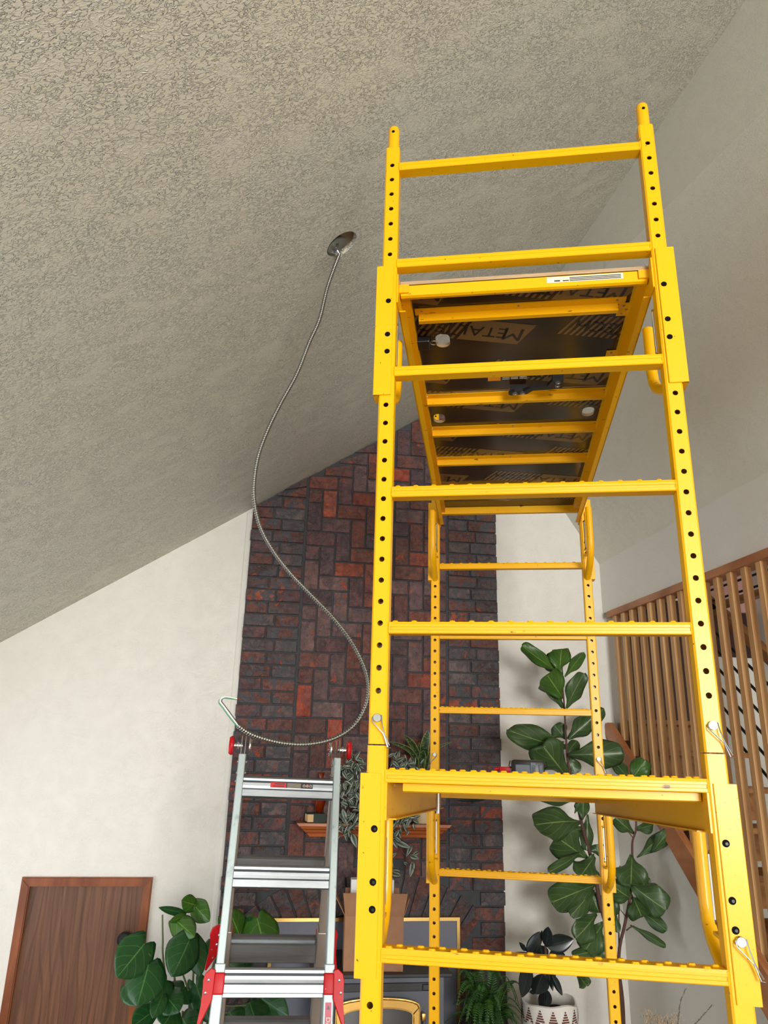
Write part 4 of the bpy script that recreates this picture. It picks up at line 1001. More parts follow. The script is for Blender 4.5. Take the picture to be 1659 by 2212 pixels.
# ------------------------------------------------------------------ fireplace
YG = YC-0.018
fp = thing('fireplace_surround', 'grey fireplace surround panel edged in brass against the brick', 'fireplace', (0.63, YG, 0))
bm = B(); box(bm, 0.085, 1.168, YG-0.03, YG, 0.3, 1.152); rel(obj('panel', bm, SLATE), fp)
bm = B(); y0, y1 = YG-0.042, YG-0.0005
for p in ([(0.072, 0.3), (0.090, 0.3), (0.090, 1.148), (0.072, 1.166)], [(1.163, 0.3), (1.181, 0.3), (1.181, 1.166), (1.163, 1.148)], [(0.072, 1.166), (0.090, 1.148), (1.163, 1.148), (1.181, 1.166)]): prism(bm, p, y0, y1, 'Y')
rel(obj('brass_edging', bm, BRASS), fp)
bm = B(); box(bm, -0.10, 1.05, 4.06, YG-0.05, 0.0, 0.299); tag(obj('brick_hearth', bm, MORTAR), 'low raised hearth slab beneath the stove', 'hearth')
YS = 4.22
sv = thing('stove_insert', 'grey wood stove insert with a gold arched door', 'stove', (0.65, YS, 0.30))
bm = B(); box(bm, 0.33, 0.98, YS+0.02, YG-0.031, 0.30, 0.985, bev=0.006); rel(obj('stove_body', bm, IRON), sv)
bm = B(); box(bm, 0.29, 1.02, YS, YG-0.031, 0.986, 1.004, bev=0.004); rel(obj('stove_top', bm, IROND), sv)
bm = B(); box(bm, 0.36, 0.90, YS+0.005, YS+0.02, 0.925, 0.962, bev=0.003); box(bm, 0.86, 0.90, YS-0.006, YS+0.006, 0.93, 0.957, bev=0.003); rel(obj('vent_hood', bm, IROND), sv)
def archpts(hw, zb, zs_, rise, n=14):
    pts_ = [(-hw, zb), (-hw, zs_)]
    for k in range(1, n): 
        t = math.pi*(1-k/n); pts_.append((hw*math.cos(t), zs_+rise*math.sin(t)**0.8))
    return pts_+[(hw, zs_), (hw, zb)]
bm = B(); cx_ = 0.63
prism(bm, [(cx_+p[0], p[1]) for p in archpts(0.205, 0.40, 0.84, 0.05)], YS-0.012, YS+0.022, 'Y'); dr = rel(obj('stove_door', bm, GOLD), sv)
out_a, in_a = archpts(0.215, 0.39, 0.862, 0.045), archpts(0.175, 0.43, 0.825, 0.035)
bm = B()
for (ya, yb) in ((YS-0.030, YS-0.012),):
    n_ = len(out_a)
    vo = [bm.verts.new((cx_+p[0], ya, p[1])) for p in out_a]; vi = [bm.verts.new((cx_+p[0], ya, p[1])) for p in in_a]
    vo2 = [bm.verts.new((cx_+p[0], yb, p[1])) for p in out_a]; vi2 = [bm.verts.new((cx_+p[0], yb, p[1])) for p in in_a]
    for k in range(n_):
        j = (k+1) % n_
        bm.faces.new([vo[k], vo[j], vi[j], vi[k]]); bm.faces.new([vo[k], vo2[k], vo2[j], vo[j]]); bm.faces.new([vi[k], vi[j], vi2[j], vi2[k]])
bmesh.ops.bevel(bm, geom=[e for e in bm.edges if all(abs(v.co.y-(YS-0.030)) < 1e-4 for v in e.verts) and len(e.link_faces) == 2], offset=0.008, segments=3, affect='EDGES')
rel(obj('door_frame', bm, GOLD, None, True), sv)
bm = B(); prism(bm, [(cx_+p[0], p[1]) for p in archpts(0.178, 0.425, 0.822, 0.036)], YS-0.016, YS-0.0125, 'Y'); rel(obj('door_glass', bm, GLASS), sv)
bm = B(); box(bm, cx_+0.222, cx_+0.245, YS-0.024, YS+0.0, 0.80, 0.835, bev=0.004); tube(bm, [(cx_+0.238, YS-0.012, 0.765), (cx_+0.238, YS-0.012, 0.80)], 0.008, 10, mi=1); rel(obj('door_latch', bm, [GOLD, IRON], None, True), sv)
bm = B(); 
for x_ in (0.30, 0.325): tube(bm, [(x_, YS-0.01, 0.32), (x_, YS-0.01, 0.92)], 0.005, 8)
lathe(bm, [(0.006, 0.0), (0.016, -0.01), (0.013, -0.02), (0.018, -0.028), (0.018, -0.045), (0.008, -0.055)], (0.372, YS-0.02, 0.79), 14, axis='Y')
rel(obj('brass_rods', bm, GOLD, None, True), sv)
bm = B()
for x_ in (0.905, 0.955):
    box(bm, x_, x_+0.03, YS+0.012, YS+0.0195, 0.45, 0.87, bev=0.002) if x_ < 0.91 else None
rel(obj('side_vent', bm, IROND), sv)
# mantel
bm = B()
prof = [(YC-0.014, 1.600), (YC-0.09, 1.600), (YC-0.095, 1.618), (YC-0.125, 1.626), (YC-0.13, 1.640), (YC-0.155, 1.648), (YC-0.16, 1.660), (YC-0.18, 1.664), (YC-0.18, 1.680), (YC-0.014, 1.680)]
mx0, mx1 = 0.183, 1.106; v0, v1 = [], []
for (y_, z_) in prof:
    ins_ = (1.68-z_)/0.08*0.085 if y_ < YC-0.02 else (1.68-z_)/0.08*0.085
    v0.append(bm.verts.new((mx0+ins_, y_, z_))); v1.append(bm.verts.new((mx1-ins_*0.85, y_, z_)))
bm.faces.new(v0); bm.faces.new(v1[::-1])
for k in range(len(prof)): bm.faces.new([v0[k], v1[k], v1[(k+1) % len(prof)], v0[(k+1) % len(prof)]])
mant = obj('mantel_shelf', bm, MANT); tag(mant, 'reddish wooden mantel shelf with a stepped moulding on the brick chimney', 'mantel')
ZM = 1.6815
# book and amber vase standing on it
bk = thing('book', 'thick dark green book lying flat at the left end of the mantel', 'book', (0.287, 4.64, ZM), math.radians(8))
bm = B(); box(bm, -0.05, 0.06, -0.045, 0.05, 0.0, 0.004); box(bm, -0.05, 0.06, -0.045, 0.05, 0.046, 0.050); box(bm, 0.056, 0.06, -0.045, 0.05, 0, 0.05); box(bm, -0.012, 0.06, -0.048, -0.042, 0, 0.05); obj('cover', bm, BOOKG, bk)
bm = B(); box(bm, -0.046, 0.056, -0.042, 0.046, 0.0045, 0.0455); obj('pages', bm, PAPER, bk)
bm = B(); lathe(bm, [(0.014, 0.0), (0.018, 0.004), (0.034, 0.06), (0.050, 0.115), (0.052, 0.125), (0.046, 0.140), (0.024, 0.155), (0.016, 0.170), (0.014, 0.20), (0.019, 0.222), (0.021, 0.226), (0.017, 0.226), (0.012, 0.20), (0.012, 0.17)], (0.318, 4.655, ZM+0.0505), 32)
tag(obj('amber_vase', bm, AMBER, None, True), 'amber glass vase with a narrow neck on the mantel', 'vase')
bm = B(); lathe(bm, [(0.050, 0.0), (0.056, 0.01), (0.062, 0.16), (0.063, 0.172), (0.058, 0.172), (0.055, 0.15), (0.0, 0.15)], (0.945, 4.665, ZM), 32)
tag(obj('cream_vase', bm, CREAM, None, True), 'squat cream vase on the mantel behind the lower scaffold deck', 'vase')

# ------------------------------------------------------------------ cardboard box on the stove
CB = thing('cardboard_box', 'open brown cardboard box standing on top of the stove', 'box', (0.615, 4.36, 1.0045), math.radians(-4))
bm = B(); w_, d_, h_ = 0.155, 0.095, 0.255
t_ = 0.003
box(bm, -w_, w_, -d_, -d_+t_, 0, h_); box(bm, -w_, w_, d_-t_, d_, 0, h_); box(bm, -w_, -w_+t_, -d_+t_, d_-t_, 0, h_); box(bm, w_-t_, w_, -d_+t_, d_-t_, 0, h_); box(bm, -w_, w_, -d_, d_, 0, t_); obj('carton', bm, CARD, CB)
def flap(p, q, out_dir, up, nm='flap'):
    bm = B(); p, q = Vector(p), Vector(q); o_ = Vector(out_dir)
    e_ = (q-p).normalized()*0.010; n_ = (q-p).cross(o_).normalized()*0.0015
    pts_ = [p, q, q+o_-e_*up, p+o_+e_*up]
    a = [bm.verts.new(x+n_) for x in pts_]; b_ = [bm.verts.new(x-n_) for x in pts_]
    bm.faces.new(a); bm.faces.new(b_[::-1])
    for k in range(4): bm.faces.new([a[k], b_[k], b_[(k+1) % 4], a[(k+1) % 4]])
    obj(nm, bm, CARD, CB)
flap((-w_, -d_, h_), (w_, -d_, h_), (0.0, -0.035, 0.115), -1.6); flap((-w_, d_, h_), (w_, d_, h_), (0, 0.03, 0.10), 0.5)
flap((-w_, -d_, h_), (-w_, d_, h_), (-0.055, 0, 0.095), 0.3); flap((w_, -d_, h_), (w_, d_, h_), (0.03, 0, 0.085), 0.3)
bm = B(); box(bm, -0.125, 0.110, 0.0, 0.08, 0.004, 0.415, bev=0.003)
o = obj('white_carton', bm, WHITE); o.location = CB.location; o.rotation_euler = CB.rotation_euler; tag(o, 'white carton poking out of the open cardboard box', 'box')

# ------------------------------------------------------------------ plants
def leaf(bm, p0, p1, w, shape='fiddle', curl=0.15, fold=0.12, roll=0.0, n=12, wav=0.0, mi=0, nrm=None, sag=0.0):
    """leaf blade from base p0 to tip p1; w = full width"""
    uvl = bm.loops.layers.uv.verify()
    p0, p1 = Vector(p0), Vector(p1); ax = p1-p0; L_ = ax.length; ax.normalize()
    view = (CAM-(p0+p1)/2).normalized() if nrm is None else Vector(nrm)
    nn = (view - ax*view.dot(ax)); nn = nn.normalized() if nn.length > 0.05 else Vector((0, 0, 1))
    side = ax.cross(nn).normalized()
    R = Matrix.Rotation(roll, 3, ax); nn = R @ nn; side = R @ side
    prof = {'fiddle': lambda t: (0.30+0.95*t-0.15*math.sin(t*9))*1.18*math.sqrt(max(0, 1-t**6))*min(1, 0.35+t*5) if t < 1 else 0,
            'oval': lambda t: math.sin(math.pi*min(1, t**0.85))**0.75,
            'heart': lambda t: (max(0, 1-((t-0.30)/0.70)**1.9)**0.85*0.98 if t > 0.3 else 0.62+0.38*math.sin(math.pi/2*t/0.30)),
            'lance': lambda t: math.sin(math.pi*t**0.7)**0.9,
            'sword': lambda t: (0.55+0.6*t if t < 0.6 else 0.91*(1-((t-0.6)/0.4)**1.7))}[shape]
    cols = 4; ph = random.uniform(0, 6)
    rows = []
    for i in range(n+1):
        t = 1-(1-i/n)**1.6; hw = max(prof(t), 0.02)*w/2
        c = p0 + ax*(L_*t) + nn*(curl*L_*math.sin(math.pi*t)) + Vector((0, 0, -sag*L_*t*t))
        row = []
        for j in range(-cols, cols+1):
            u_ = j/cols
            notch = (-0.24*L_*(1-t)**5*math.sin(math.pi*min(1, abs(u_))*0.80)) if shape == 'heart' else 0
            v = c + side*(hw*u_) + nn*(-abs(u_)**1.4*fold*hw*1.5 + wav*w*math.sin(t*9+ph+(2 if u_ < 0 else 0))*abs(u_)**2*0.5) + ax*notch
            row.append((bm.verts.new(v), (0.5+u_/2, t)))
        rows.append(row)
    for i in range(n):
        for j in range(2*cols):
            q = [rows[i][j], rows[i][j+1], rows[i+1][j+1], rows[i+1][j]]
            f = bm.faces.new([a[0] for a in q]); f.material_index = mi; f.smooth = True
            for l, a in zip(f.loops, q): l[uvl].uv = a[1]
def leafobj(name, bm, mats, parent):
    o = obj(name, bm, mats, None, 'leaf'); rel(o, parent); 
    md = o.modifiers.new('thickness', 'SOLIDIFY'); md.thickness = 0.0012; md.offset = 0
    return o

# fiddle leaf fig
fig = thing('fiddle_leaf_fig', 'tall fiddle-leaf fig with big leathery leaves in the back right corner', 'plant', (1.93, 4.33, 0))
A_ = lambda x, y: (1080+x/5.53, 1380+y/5.53)
Bq = lambda x, y: (1100+x/4.608, 1720+y/4.608)
def F(conv, b, t, w, y0, y1=None, **k):
    y1 = y0 if y1 is None else y1
    s = 5.53 if conv is A_ else 4.608
    wm = (w/s)/FPX*y0*1.04
    leaf(bmF, onY(*conv(*b), y0), onY(*conv(*t), y1), wm, **k)
bmF = B()
Yf = 4.33
specs = [
 (A_, (700, 400), (262, 80), 165, 4.32, 4.26, 1), (A_, (740, 430), (625, 140), 190, 4.40, 4.44, 0), (A_, (700, 430), (515, 225), 130, 4.38, 4.36, 0), (A_, (775, 455), (1005, 158), 120, 4.33, 4.40, 1), (A_, (712, 405), (735, 118), 250, 4.29, 4.20, 1),
 (A_, (765, 838), (555, 500), 150, 4.37, 4.34, 0), (A_, (752, 712), (560, 425), 290, 4.30, 4.20, 1), (A_, (785, 842), (1005, 412), 200, 4.32, 4.38, 0),
 (A_, (810, 1190), (1245, 830), 190, 4.40, 4.46, 0), (A_, (815, 1200), (1110, 940), 200, 4.33, 4.30, 0), (A_, (785, 1195), (650, 1030), 190, 4.40, 4.42, 0),
 (A_, (790, 1290), (92, 1085), 255, 4.32, 4.22, 0), (A_, (800, 1380), (920, 1220), 130, 4.38, 4.40, 0), (A_, (830, 1390), (900, 1610), 170, 4.38, 4.36, 0),
 (A_, (775, 1620), (520, 1290), 400, 4.28, 4.14, 2), (A_, (820, 1385), (1480, 1370), 290, 4.30, 4.16, 2),
 (A_, (1560, 1700), (1345, 1440), 140, 4.26, 4.22, 0), (A_, (1560, 1700), (1740, 1450), 200, 4.24, 4.16, 1),
 (Bq, (700, 40), (290, 0), 120, 4.36, 4.28, 0), (Bq, (735, 235), (735, 20), 130, 4.33, 4.30, 0), (Bq, (650, 170), (720, 20), 60, 4.35, 4.30, 0), (Bq, (715, 250), (245, 285), 260, 4.28, 4.14, 2),
 (Bq, (780, 180), (770, 540), 110, 4.37, 4.34, 0), (Bq, (745, 320), (530, 350), 140, 4.36, 4.30, 0), (Bq, (770, 620), (455, 395), 280, 4.32, 4.24, 0), (Bq, (850, 600), (720, 780), 230, 4.30, 4.20, 0),
 (Bq, (700, 560), (395, 755), 90, 4.28, 4.18, 2), (Bq, (820, 870), (470, 905), 90, 4.37, 4.30, 0), (Bq, (860, 880), (415, 1060), 230, 4.34, 4.22, 2), (Bq, (840, 930), (610, 1195), 150, 4.34, 4.26, 2),
 (Bq, (800, 930), (900, 1160), 180, 4.38, 4.36, 0), (Bq, (870, 1170), (665, 1410), 210, 4.33, 4.24, 0), (Bq, (940, 1260), (760, 1530), 230, 4.34, 4.26, 0), (Bq, (900, 1400), (880, 1600), 160, 4.36, 4.30, 0), (Bq, (930, 1540), (640, 1585), 100, 4.34, 4.24, 0),
 (Bq, (1235, 1030), (1030, 890), 190, 4.26, 4.22, 0), (Bq, (1222, 590), (1210, 890), 260, 4.22, 4.12, 0), (Bq, (1215, 875), (1560, 1130), 250, 4.22, 4.08, 0), (Bq, (1230, 1000), (1320, 1205), 190, 4.24, 4.14, 0),
 (Bq, (1300, 1130), (1568, 1340), 110, 4.22, 4.10, 0), (Bq, (1250, 870), (1405, 828), 60, 4.25, 4.2, 0), (Bq, (1205, 1282), (1558, 1495), 62, 4.22, 4.05, 0), (Bq, (1270, 610), (1600, 330), 120, 4.24, 4.14, 0), (Bq, (1420, 560), (1590, 340), 110, 4.2, 4.1, 0),
 (Bq, (1240, 375), (1060, 215), 130, 4.28, 4.24, 0), (Bq, (1255, 330), (1435, 285), 110, 4.26, 4.16, 0), (Bq, (690, 1780), (770, 1885), 120, 4.30, 4.22, 2), (Bq, (1040, 900), (960, 1180), 150, 4.36, 4.3, 0), (Bq, (900, 600), (870, 480), 120, 4.4, 4.4, 0), (Bq, (1060, 1180), (1080, 1360), 60, 4.34, 4.3, 0), (Bq, (640, 830), (780, 850), 60, 4.3, 4.25, 0)]
for (cv, b_, t_, w_, ya, yb_, kind) in specs:
    F(cv, b_, t_, w_, ya, yb_, shape='fiddle', wav=0.30, curl=random.uniform(-0.04, 0.12), fold=random.uniform(0.05, 0.45), roll=random.uniform(-0.35, 0.35), mi=1 if kind == 1 else 0, n=14)
leafobj('foliage', bmF, [FIGL, FIGY], fig)
bm = B()
def stem(pl, r0, r1, mi=0, n=8):
    q = catmull([onY(*p) if len(p) == 3 else Vector(p) for p in pl], 6); tube(bm, q, r0, n, rr=[r0+(r1-r0)*k/(len(q)-1) for k in range(len(q))], mi=mi)
base = Vector((1.95, 4.33, 0.30))
q0 = [tuple(base)]
def stemw(pts_, r0, r1, mi=0):
    q = catmull([Vector(p) for p in pts_], 6); tube(bm, q, r0, 8, rr=[r0+(r1-r0)*k/(len(q)-1) for k in range(len(q))], mi=mi)
stemw([base, onY(1345, 2212, 4.33), onY(1338, 2120, 4.33), onY(1322, 2040, 4.33), onY(1296, 1950, 4.34), onY(1284, 1880, 4.35), onY(1262, 1800, 4.35), onY(1250, 1750, 4.36), onY(1236, 1690, 4.36), onY(1226, 1640, 4.36), onY(1222, 1580, 4.36), onY(1217, 1500, 4.35), onY(1210, 1450, 4.35)], 0.017, 0.004)
stemw([onY(1336, 2120, 4.33), onY(1338, 2050, 4.30), onY(1350, 1995, 4.27), onY(1362, 1930, 4.25), onY(1366, 1870, 4.25), onY(1366, 1820, 4.25), onY(1374, 1790, 4.25), onY(1372, 1740, 4.25), onY(1368, 1690, 4.25)], 0.010, 0.004)
stemw([onY(1353, 2010, 4.27), onY(1362, 2003, 4.25), onY(1370, 2000, 4.23)], 0.004, 0.002)
stemw([onY(1337, 2060, 4.32), onY(1337, 1950, 4.34), onY(1339, 1870, 4.36)], 0.004, 0.003)
stemw([onY(1355, 1985, 4.27), onY(1348, 1975, 4.28), onY(1340, 1965, 4.29)], 0.003, 0.002)
stemw([onY(1369, 1812, 4.25), onY(1360, 1800, 4.26), onY(1356, 1790, 4.27)], 0.003, 0.002)
rel(obj('trunk', bm, BARK, None, True), fig)
bm = B(); lathe(bm, [(0.13, 0.0), (0.15, 0.01), (0.17, 0.34), (0.165, 0.36), (0.155, 0.34), (0.0, 0.31)], (1.95, 4.33, 0), 30); rel(obj('basket', bm, BASKET, None, True), fig)

# rubber plant
rub = thing('rubber_plant', 'dark-leaved rubber plant in the chalky white patterned pot', 'plant', (1.555, 4.28, 0))
D_ = lambda x, y: (960+x/4.879, 1960+y/4.879)
bm = B()
for b_, t_, w_, ya, yb_ in [((1075, 420), (1095, 205), 108, 4.24, 4.18), ((1075, 410), (1362, 335), 160, 4.28, 4.24), ((870, 490), (1005, 255), 95, 4.30, 4.26), ((960, 480), (1030, 240), 50, 4.3, 4.28), ((862, 460), (788, 368), 42, 4.3, 4.24), ((1095, 510), (1272, 500), 100, 4.30, 4.24), ((1000, 520), (690, 485), 50, 4.34, 4.28), ((900, 600), (815, 950), 130, 4.26, 4.16), ((860, 600), (870, 900), 80, 4.30, 4.24), ((1040, 690), (960, 915), 165, 4.26, 4.18), ((1090, 650), (1145, 885), 50, 4.34, 4.3), ((1090, 640), (1110, 770), 130, 4.3, 4.26), ((1130, 700), (1243, 930), 62, 4.26, 4.2), ((1062, 850), (1045, 1095), 125, 4.26, 4.18), ((1050, 1105), (1255, 1050), 80, 4.28, 4.26), ((1040, 1110), (850, 1040), 70, 4.30, 4.27), ((960, 890), (895, 895), 36, 4.3, 4.28), ((980, 560), (900, 470), 120, 4.3, 4.28), ((1060, 560), (1000, 400), 120, 4.32, 4.3)]:
    leaf(bm, onY(*D_(*b_), ya), onY(*D_(*t_), yb_), (w_/4.879)/FPX*ya*1.05, shape='oval', curl=random.uniform(0.0, 0.08), fold=random.uniform(0.1, 0.4), roll=random.uniform(-0.3, 0.3), n=12)
leafobj('foliage', bm, RUBL, rub)
bm = B(); stemw([(1.53, 4.28, 0.62), onY(*D_(1060, 1100), 4.28), onY(*D_(1055, 800), 4.29), onY(*D_(1070, 560), 4.29), onY(*D_(1062, 400), 4.29)], 0.010, 0.006); rel(obj('stem', bm, BARK, None, True), rub)
bm = B(); lathe(bm, [(0.11, 0.0), (0.125, 0.01), (0.145, 0.40), (0.147, 0.83), (0.144, 0.860), (0.134, 0.864), (0.128, 0.83), (0.125, 0.70), (0.0, 0.70)], (1.555, 4.28, 0), 40, wav=lambda t: 0.008*math.sin(3*t)+0.005*math.sin(5*t+1))
pot = rel(obj('pot', bm, POTW, None, True), rub)
bm = B()
for k in range(14):
    t = 2*math.pi*k/14
    for i in range(7):
        hw = 0.004+i*0.0045; z_ = 0.846-i*0.011
        dth = hw/0.148
        quad(bm, [(1.555+0.1487*math.cos(t+s_*dth), 4.28+0.1487*math.sin(t+s_*dth), zz) for s_, zz in ((-1, z_-0.0075), (1, z_-0.0075), (1, z_), (-1, z_))])
rel(obj('pattern', bm, POTB), rub)

# boston fern
fern = thing('boston_fern', 'bushy bright green fern to the right of the fireplace', 'plant', (1.24, 4.26, 0))
bm = B(); c0 = Vector((1.22, 4.27, 0.72))
def frond(c, az, reach, rise, droop, wid):
    n_ = 34; pts_ = []
    for k in range(n_+1):
        t = k/n_; h = rise*math.sin(t*math.pi*0.62)-droop*t**2.2
        pts_.append(c + Vector((math.cos(az)*reach*t, math.sin(az)*reach*t, h)))
    tube(bm, pts_, 0.0018, 4)
    for k in range(2, n_):
        p = pts_[k]; d = (pts_[k+1]-pts_[k-1]).normalized(); a, up = frame_of(d)
        l = wid*math.sin(math.pi*min(1, (k/n_)**0.6))**0.8*random.uniform(0.85, 1.1)+0.003
        for s_ in (-1, 1):
            e_ = p + a*s_*l + d*l*0.35 - up*l*0.25*random.uniform(0.2, 1.4); wv = 0.0050
            bm.faces.new([bm.verts.new(p-d*wv*0.5), bm.verts.new(p+d*wv*0.5), bm.verts.new(p.lerp(e_, 0.6)+d*wv*0.6), bm.verts.new(e_), bm.verts.new(p.lerp(e_, 0.6)-d*wv*0.5)])
for k in range(74):
    az = random.uniform(0, 2*math.pi); reach = random.uniform(0.10, 0.24)
    if math.sin(az) > 0.3: reach *= 0.8
    frond(c0+Vector((random.uniform(-0.03, 0.03), random.uniform(-0.03, 0.03), 0)), az, reach, random.uniform(0.12, 0.34), random.uniform(0.02, 0.22), random.uniform(0.020, 0.032))
o = obj('fronds', bm, FERNL, None, 'leaf'); rel(o, fern)
bm = B(); lathe(bm, [(0.09, 0.0), (0.10, 0.01), (0.13, 0.70), (0.132, 0.72), (0.12, 0.71), (0.0, 0.69)], (1.22, 4.27, 0), 26); rel(obj('planter', bm, POTD, None, True), fern)

# monstera
mon = thing('monstera', 'monstera with broad glossy heart-shaped leaves beside the brown door', 'plant', (-0.30, 4.30, 0))
C_ = lambda x, y: (240+x/4.1475, 1900+y/4.1475)
bm = B()
for b_, t_, w_, ya, yb_, k_ in [((300, 575), (52, 878), 300, 4.10, 3.98, 0), ((335, 765), (232, 1135), 300, 4.08, 3.96, 0), ((500, 900), (352, 1035), 280, 4.12, 4.02, 0), ((705, 535), (545, 872), 270, 4.16, 4.04, 0), ((735, 560), (800, 868), 170, 4.24, 4.16, 0), ((580, 365), (748, 515), 180, 4.26, 4.14, 1), ((640, 300), (425, 250), 60, 4.3, 4.22, 2), ((650, 330), (520, 380), 60, 4.28, 4.2, 1),
   ((745, 225), (632, 190), 130, 4.34, 4.28, 1), ((752, 235), (880, 375), 160, 4.34, 4.24, 1), ((480, 1030), (610, 1190), 220, 4.12, 4.02, 0), ((455, 1050), (372, 1245), 130, 4.06, 3.98, 0), ((560, 1170), (470, 1310), 240, 4.10, 4.0, 0), ((660, 960), (560, 1080), 220, 4.2, 4.1, 0),
   ((1160, 530), (1050, 260), 220, 4.36, 4.30, 1), ((1120, 540), (960, 330), 130, 4.40, 4.36, 1), ((1310, 350), (1395, 700), 290, 4.34, 4.20, 1), ((1250, 520), (1240, 330), 150, 4.38, 4.34, 0), ((1330, 1050), (1590, 1225), 240, 4.34, 4.2, 0), ((1240, 1100), (1290, 1250), 260, 4.3, 4.2, 0), ((1220, 830), (1180, 780), 200, 4.36, 4.3, 0), ((1060, 760), (1180, 830), 200, 4.38, 4.3, 0),
   ((760, 940), (890, 1285), 200, 4.2, 4.1, 0), ((380, 1180), (185, 1320), 180, 4.1, 4.0, 0), ((150, 960), (240, 1130), 150, 4.2, 4.1, 0), ((640, 1240), (720, 1400), 240, 4.15, 4.05, 0), ((1060, 1180), (1120, 1330), 220, 4.3, 4.2, 0), ((900, 560), (870, 700), 120, 4.35, 4.3, 0)]:
    leaf(bm, onY(*C_(*b_), ya), onY(*C_(*t_), yb_), (w_/4.1475)/FPX*ya*1.02, shape='heart', curl=random.uniform(-0.02, 0.08), fold=random.uniform(0.1, 0.35), roll=random.uniform(-0.25, 0.25), n=14, mi=1 if k_ == 1 else 0, wav=0.04)
leafobj('foliage', bm, [MONL, MONY], mon)
bm = B(); mb = Vector((-0.27, 4.30, 0.42))
for pl in ([(460, 315, 4.24), (463, 520, 4.24), (472, 760, 4.24)], [(745, 240, 4.33), (748, 400, 4.33), (745, 640, 4.32)], [(567, 410, 4.26), (562, 600, 4.26), (560, 780, 4.26)], [(335, 660, 4.1), (380, 740, 4.12), (430, 830, 4.18)], [(640, 840, 4.15), (690, 990, 4.2), (700, 1100, 4.25)], [(1040, 480, 4.38), (960, 640, 4.36), (880, 900, 4.33)], [(1210, 1130, 4.3), (1100, 1135, 4.3), (900, 1180, 4.3)], [(1230, 1170, 4.3), (1100, 1200, 4.3), (900, 1230, 4.3)]):
    stemw([onY(*C_(p[0], p[1]), p[2]) for p in pl]+[mb.lerp(onY(*C_(pl[-1][0], pl[-1][1]), pl[-1][2]), 0.5), mb], 0.004, 0.006)
for k in range(8): stemw([onY(*C_(640+k*16, 1180+k*5), 4.2), mb+Vector((k*0.01-0.04, 0, 0.1)), mb+Vector((k*0.01-0.04, 0, 0))], 0.005, 0.006)
rel(obj('stalks', bm, STEMG, None, True), mon)
bm = B(); lathe(bm, [(0.13, 0.0), (0.145, 0.01), (0.165, 0.42), (0.168, 0.45), (0.155, 0.45), (0.15, 0.41), (0.0, 0.40)], (-0.30, 4.30, 0), 32); rel(obj('planter', bm, POTD, None, True), mon)

# striped trailing plant on the mantel
zeb = thing('trailing_zebra_plant', 'silver-striped trailing plant spilling over the mantel shelf', 'plant', (0.60, 4.65, ZM))
bm = B()
def spray(cx, cy, n, spread, size, y0, down=0.5):
    for _ in range(n):
        px = cx+random.gauss(0, spread[0]); py = cy+random.gauss(0, spread[1]); yy = y0+random.uniform(-0.07, 0.05)
        b = onY(px, py, yy); ang = random.uniform(0, 2*math.pi) if random.random() > down else random.uniform(-2.6, -0.5)
        L_ = size*random.uniform(0.7, 1.25)
        t = b + Vector((math.cos(ang)*L_, random.uniform(-0.5, 0.2)*L_, math.sin(ang)*L_))
        leaf(bm, b, t, L_*random.uniform(0.42, 0.56), shape='lance', curl=random.uniform(0, 0.15), fold=0.35, roll=random.uniform(-0.7, 0.7), n=6)
for a in [(768, 1655, 7, (14, 12)), (752, 1650, 5, (10, 6)), (775, 1690, 16, (16, 14)), (745, 1695, 12, (14, 12)), (762, 1730, 20, (20, 16)), (775, 1765, 16, (16, 14)), (738, 1765, 6, (12, 10)), (745, 1785, 9, (10, 8)), (760, 1640, 4, (10, 5)), (750, 1790, 5, (8, 8)),
          (855, 1650, 20, (20, 11)), (880, 1660, 10, (12, 8)), (868, 1772, 12, (14, 8)), (850, 1800, 8, (12, 12)), (885, 1765, 7, (10, 6)), (838, 1830, 6, (8, 16)), (800, 1720, 14, (14, 30)), (820, 1680, 12, (14, 20))]:
    spray(a[0], a[1], int(a[2]*1.9), a[3], 0.048, 4.58)
for bx, by, tx, ty, w_ in [(760, 1800, 771, 1832, 15), (855, 1818, 888, 1832, 13), (890, 1825, 878, 1850, 10), (885, 1848, 905, 1855, 12), (905, 1840, 890, 1848, 8), (893, 1860, 886, 1895, 13), (845, 1885, 866, 1892, 13), (866, 1885, 845, 1880, 10), (880, 1868, 872, 1862, 6), (840, 1850, 850, 1875, 8)]:
    leaf(bm, onY(bx, by, 4.56), onY(tx, ty, 4.54), w_/FPX*4.56, shape='lance', curl=0.05, fold=0.3, n=8)
leafobj('foliage', bm, ZEBL, zeb)
bm = B()
for pl in ([(770, 1690, 4.6), (765, 1760, 4.57), (762, 1800, 4.56)], [(850, 1660, 4.62), (860, 1760, 4.57), (865, 1830, 4.56), (885, 1858, 4.55), (900, 1895, 4.54)], [(845, 1700, 4.6), (846, 1820, 4.56), (850, 1890, 4.55)], [(760, 1660, 4.6), (745, 1650, 4.58), (735, 1658, 4.57)], [(790, 1720, 4.62), (745, 1735, 4.6), (738, 1765, 4.58)]):
    stemw([onY(*p) for p in pl], 0.0022, 0.0014)
rel(obj('stems', bm, STEMP, None, True), zeb)
bm = B(); lathe(bm, [(0.05, 0.0), (0.055, 0.005), (0.07, 0.11), (0.071, 0.12), (0.064, 0.12), (0, 0.11)], (0.62, 4.67, ZM), 26); rel(obj('pot', bm, POTD, None, True), zeb)

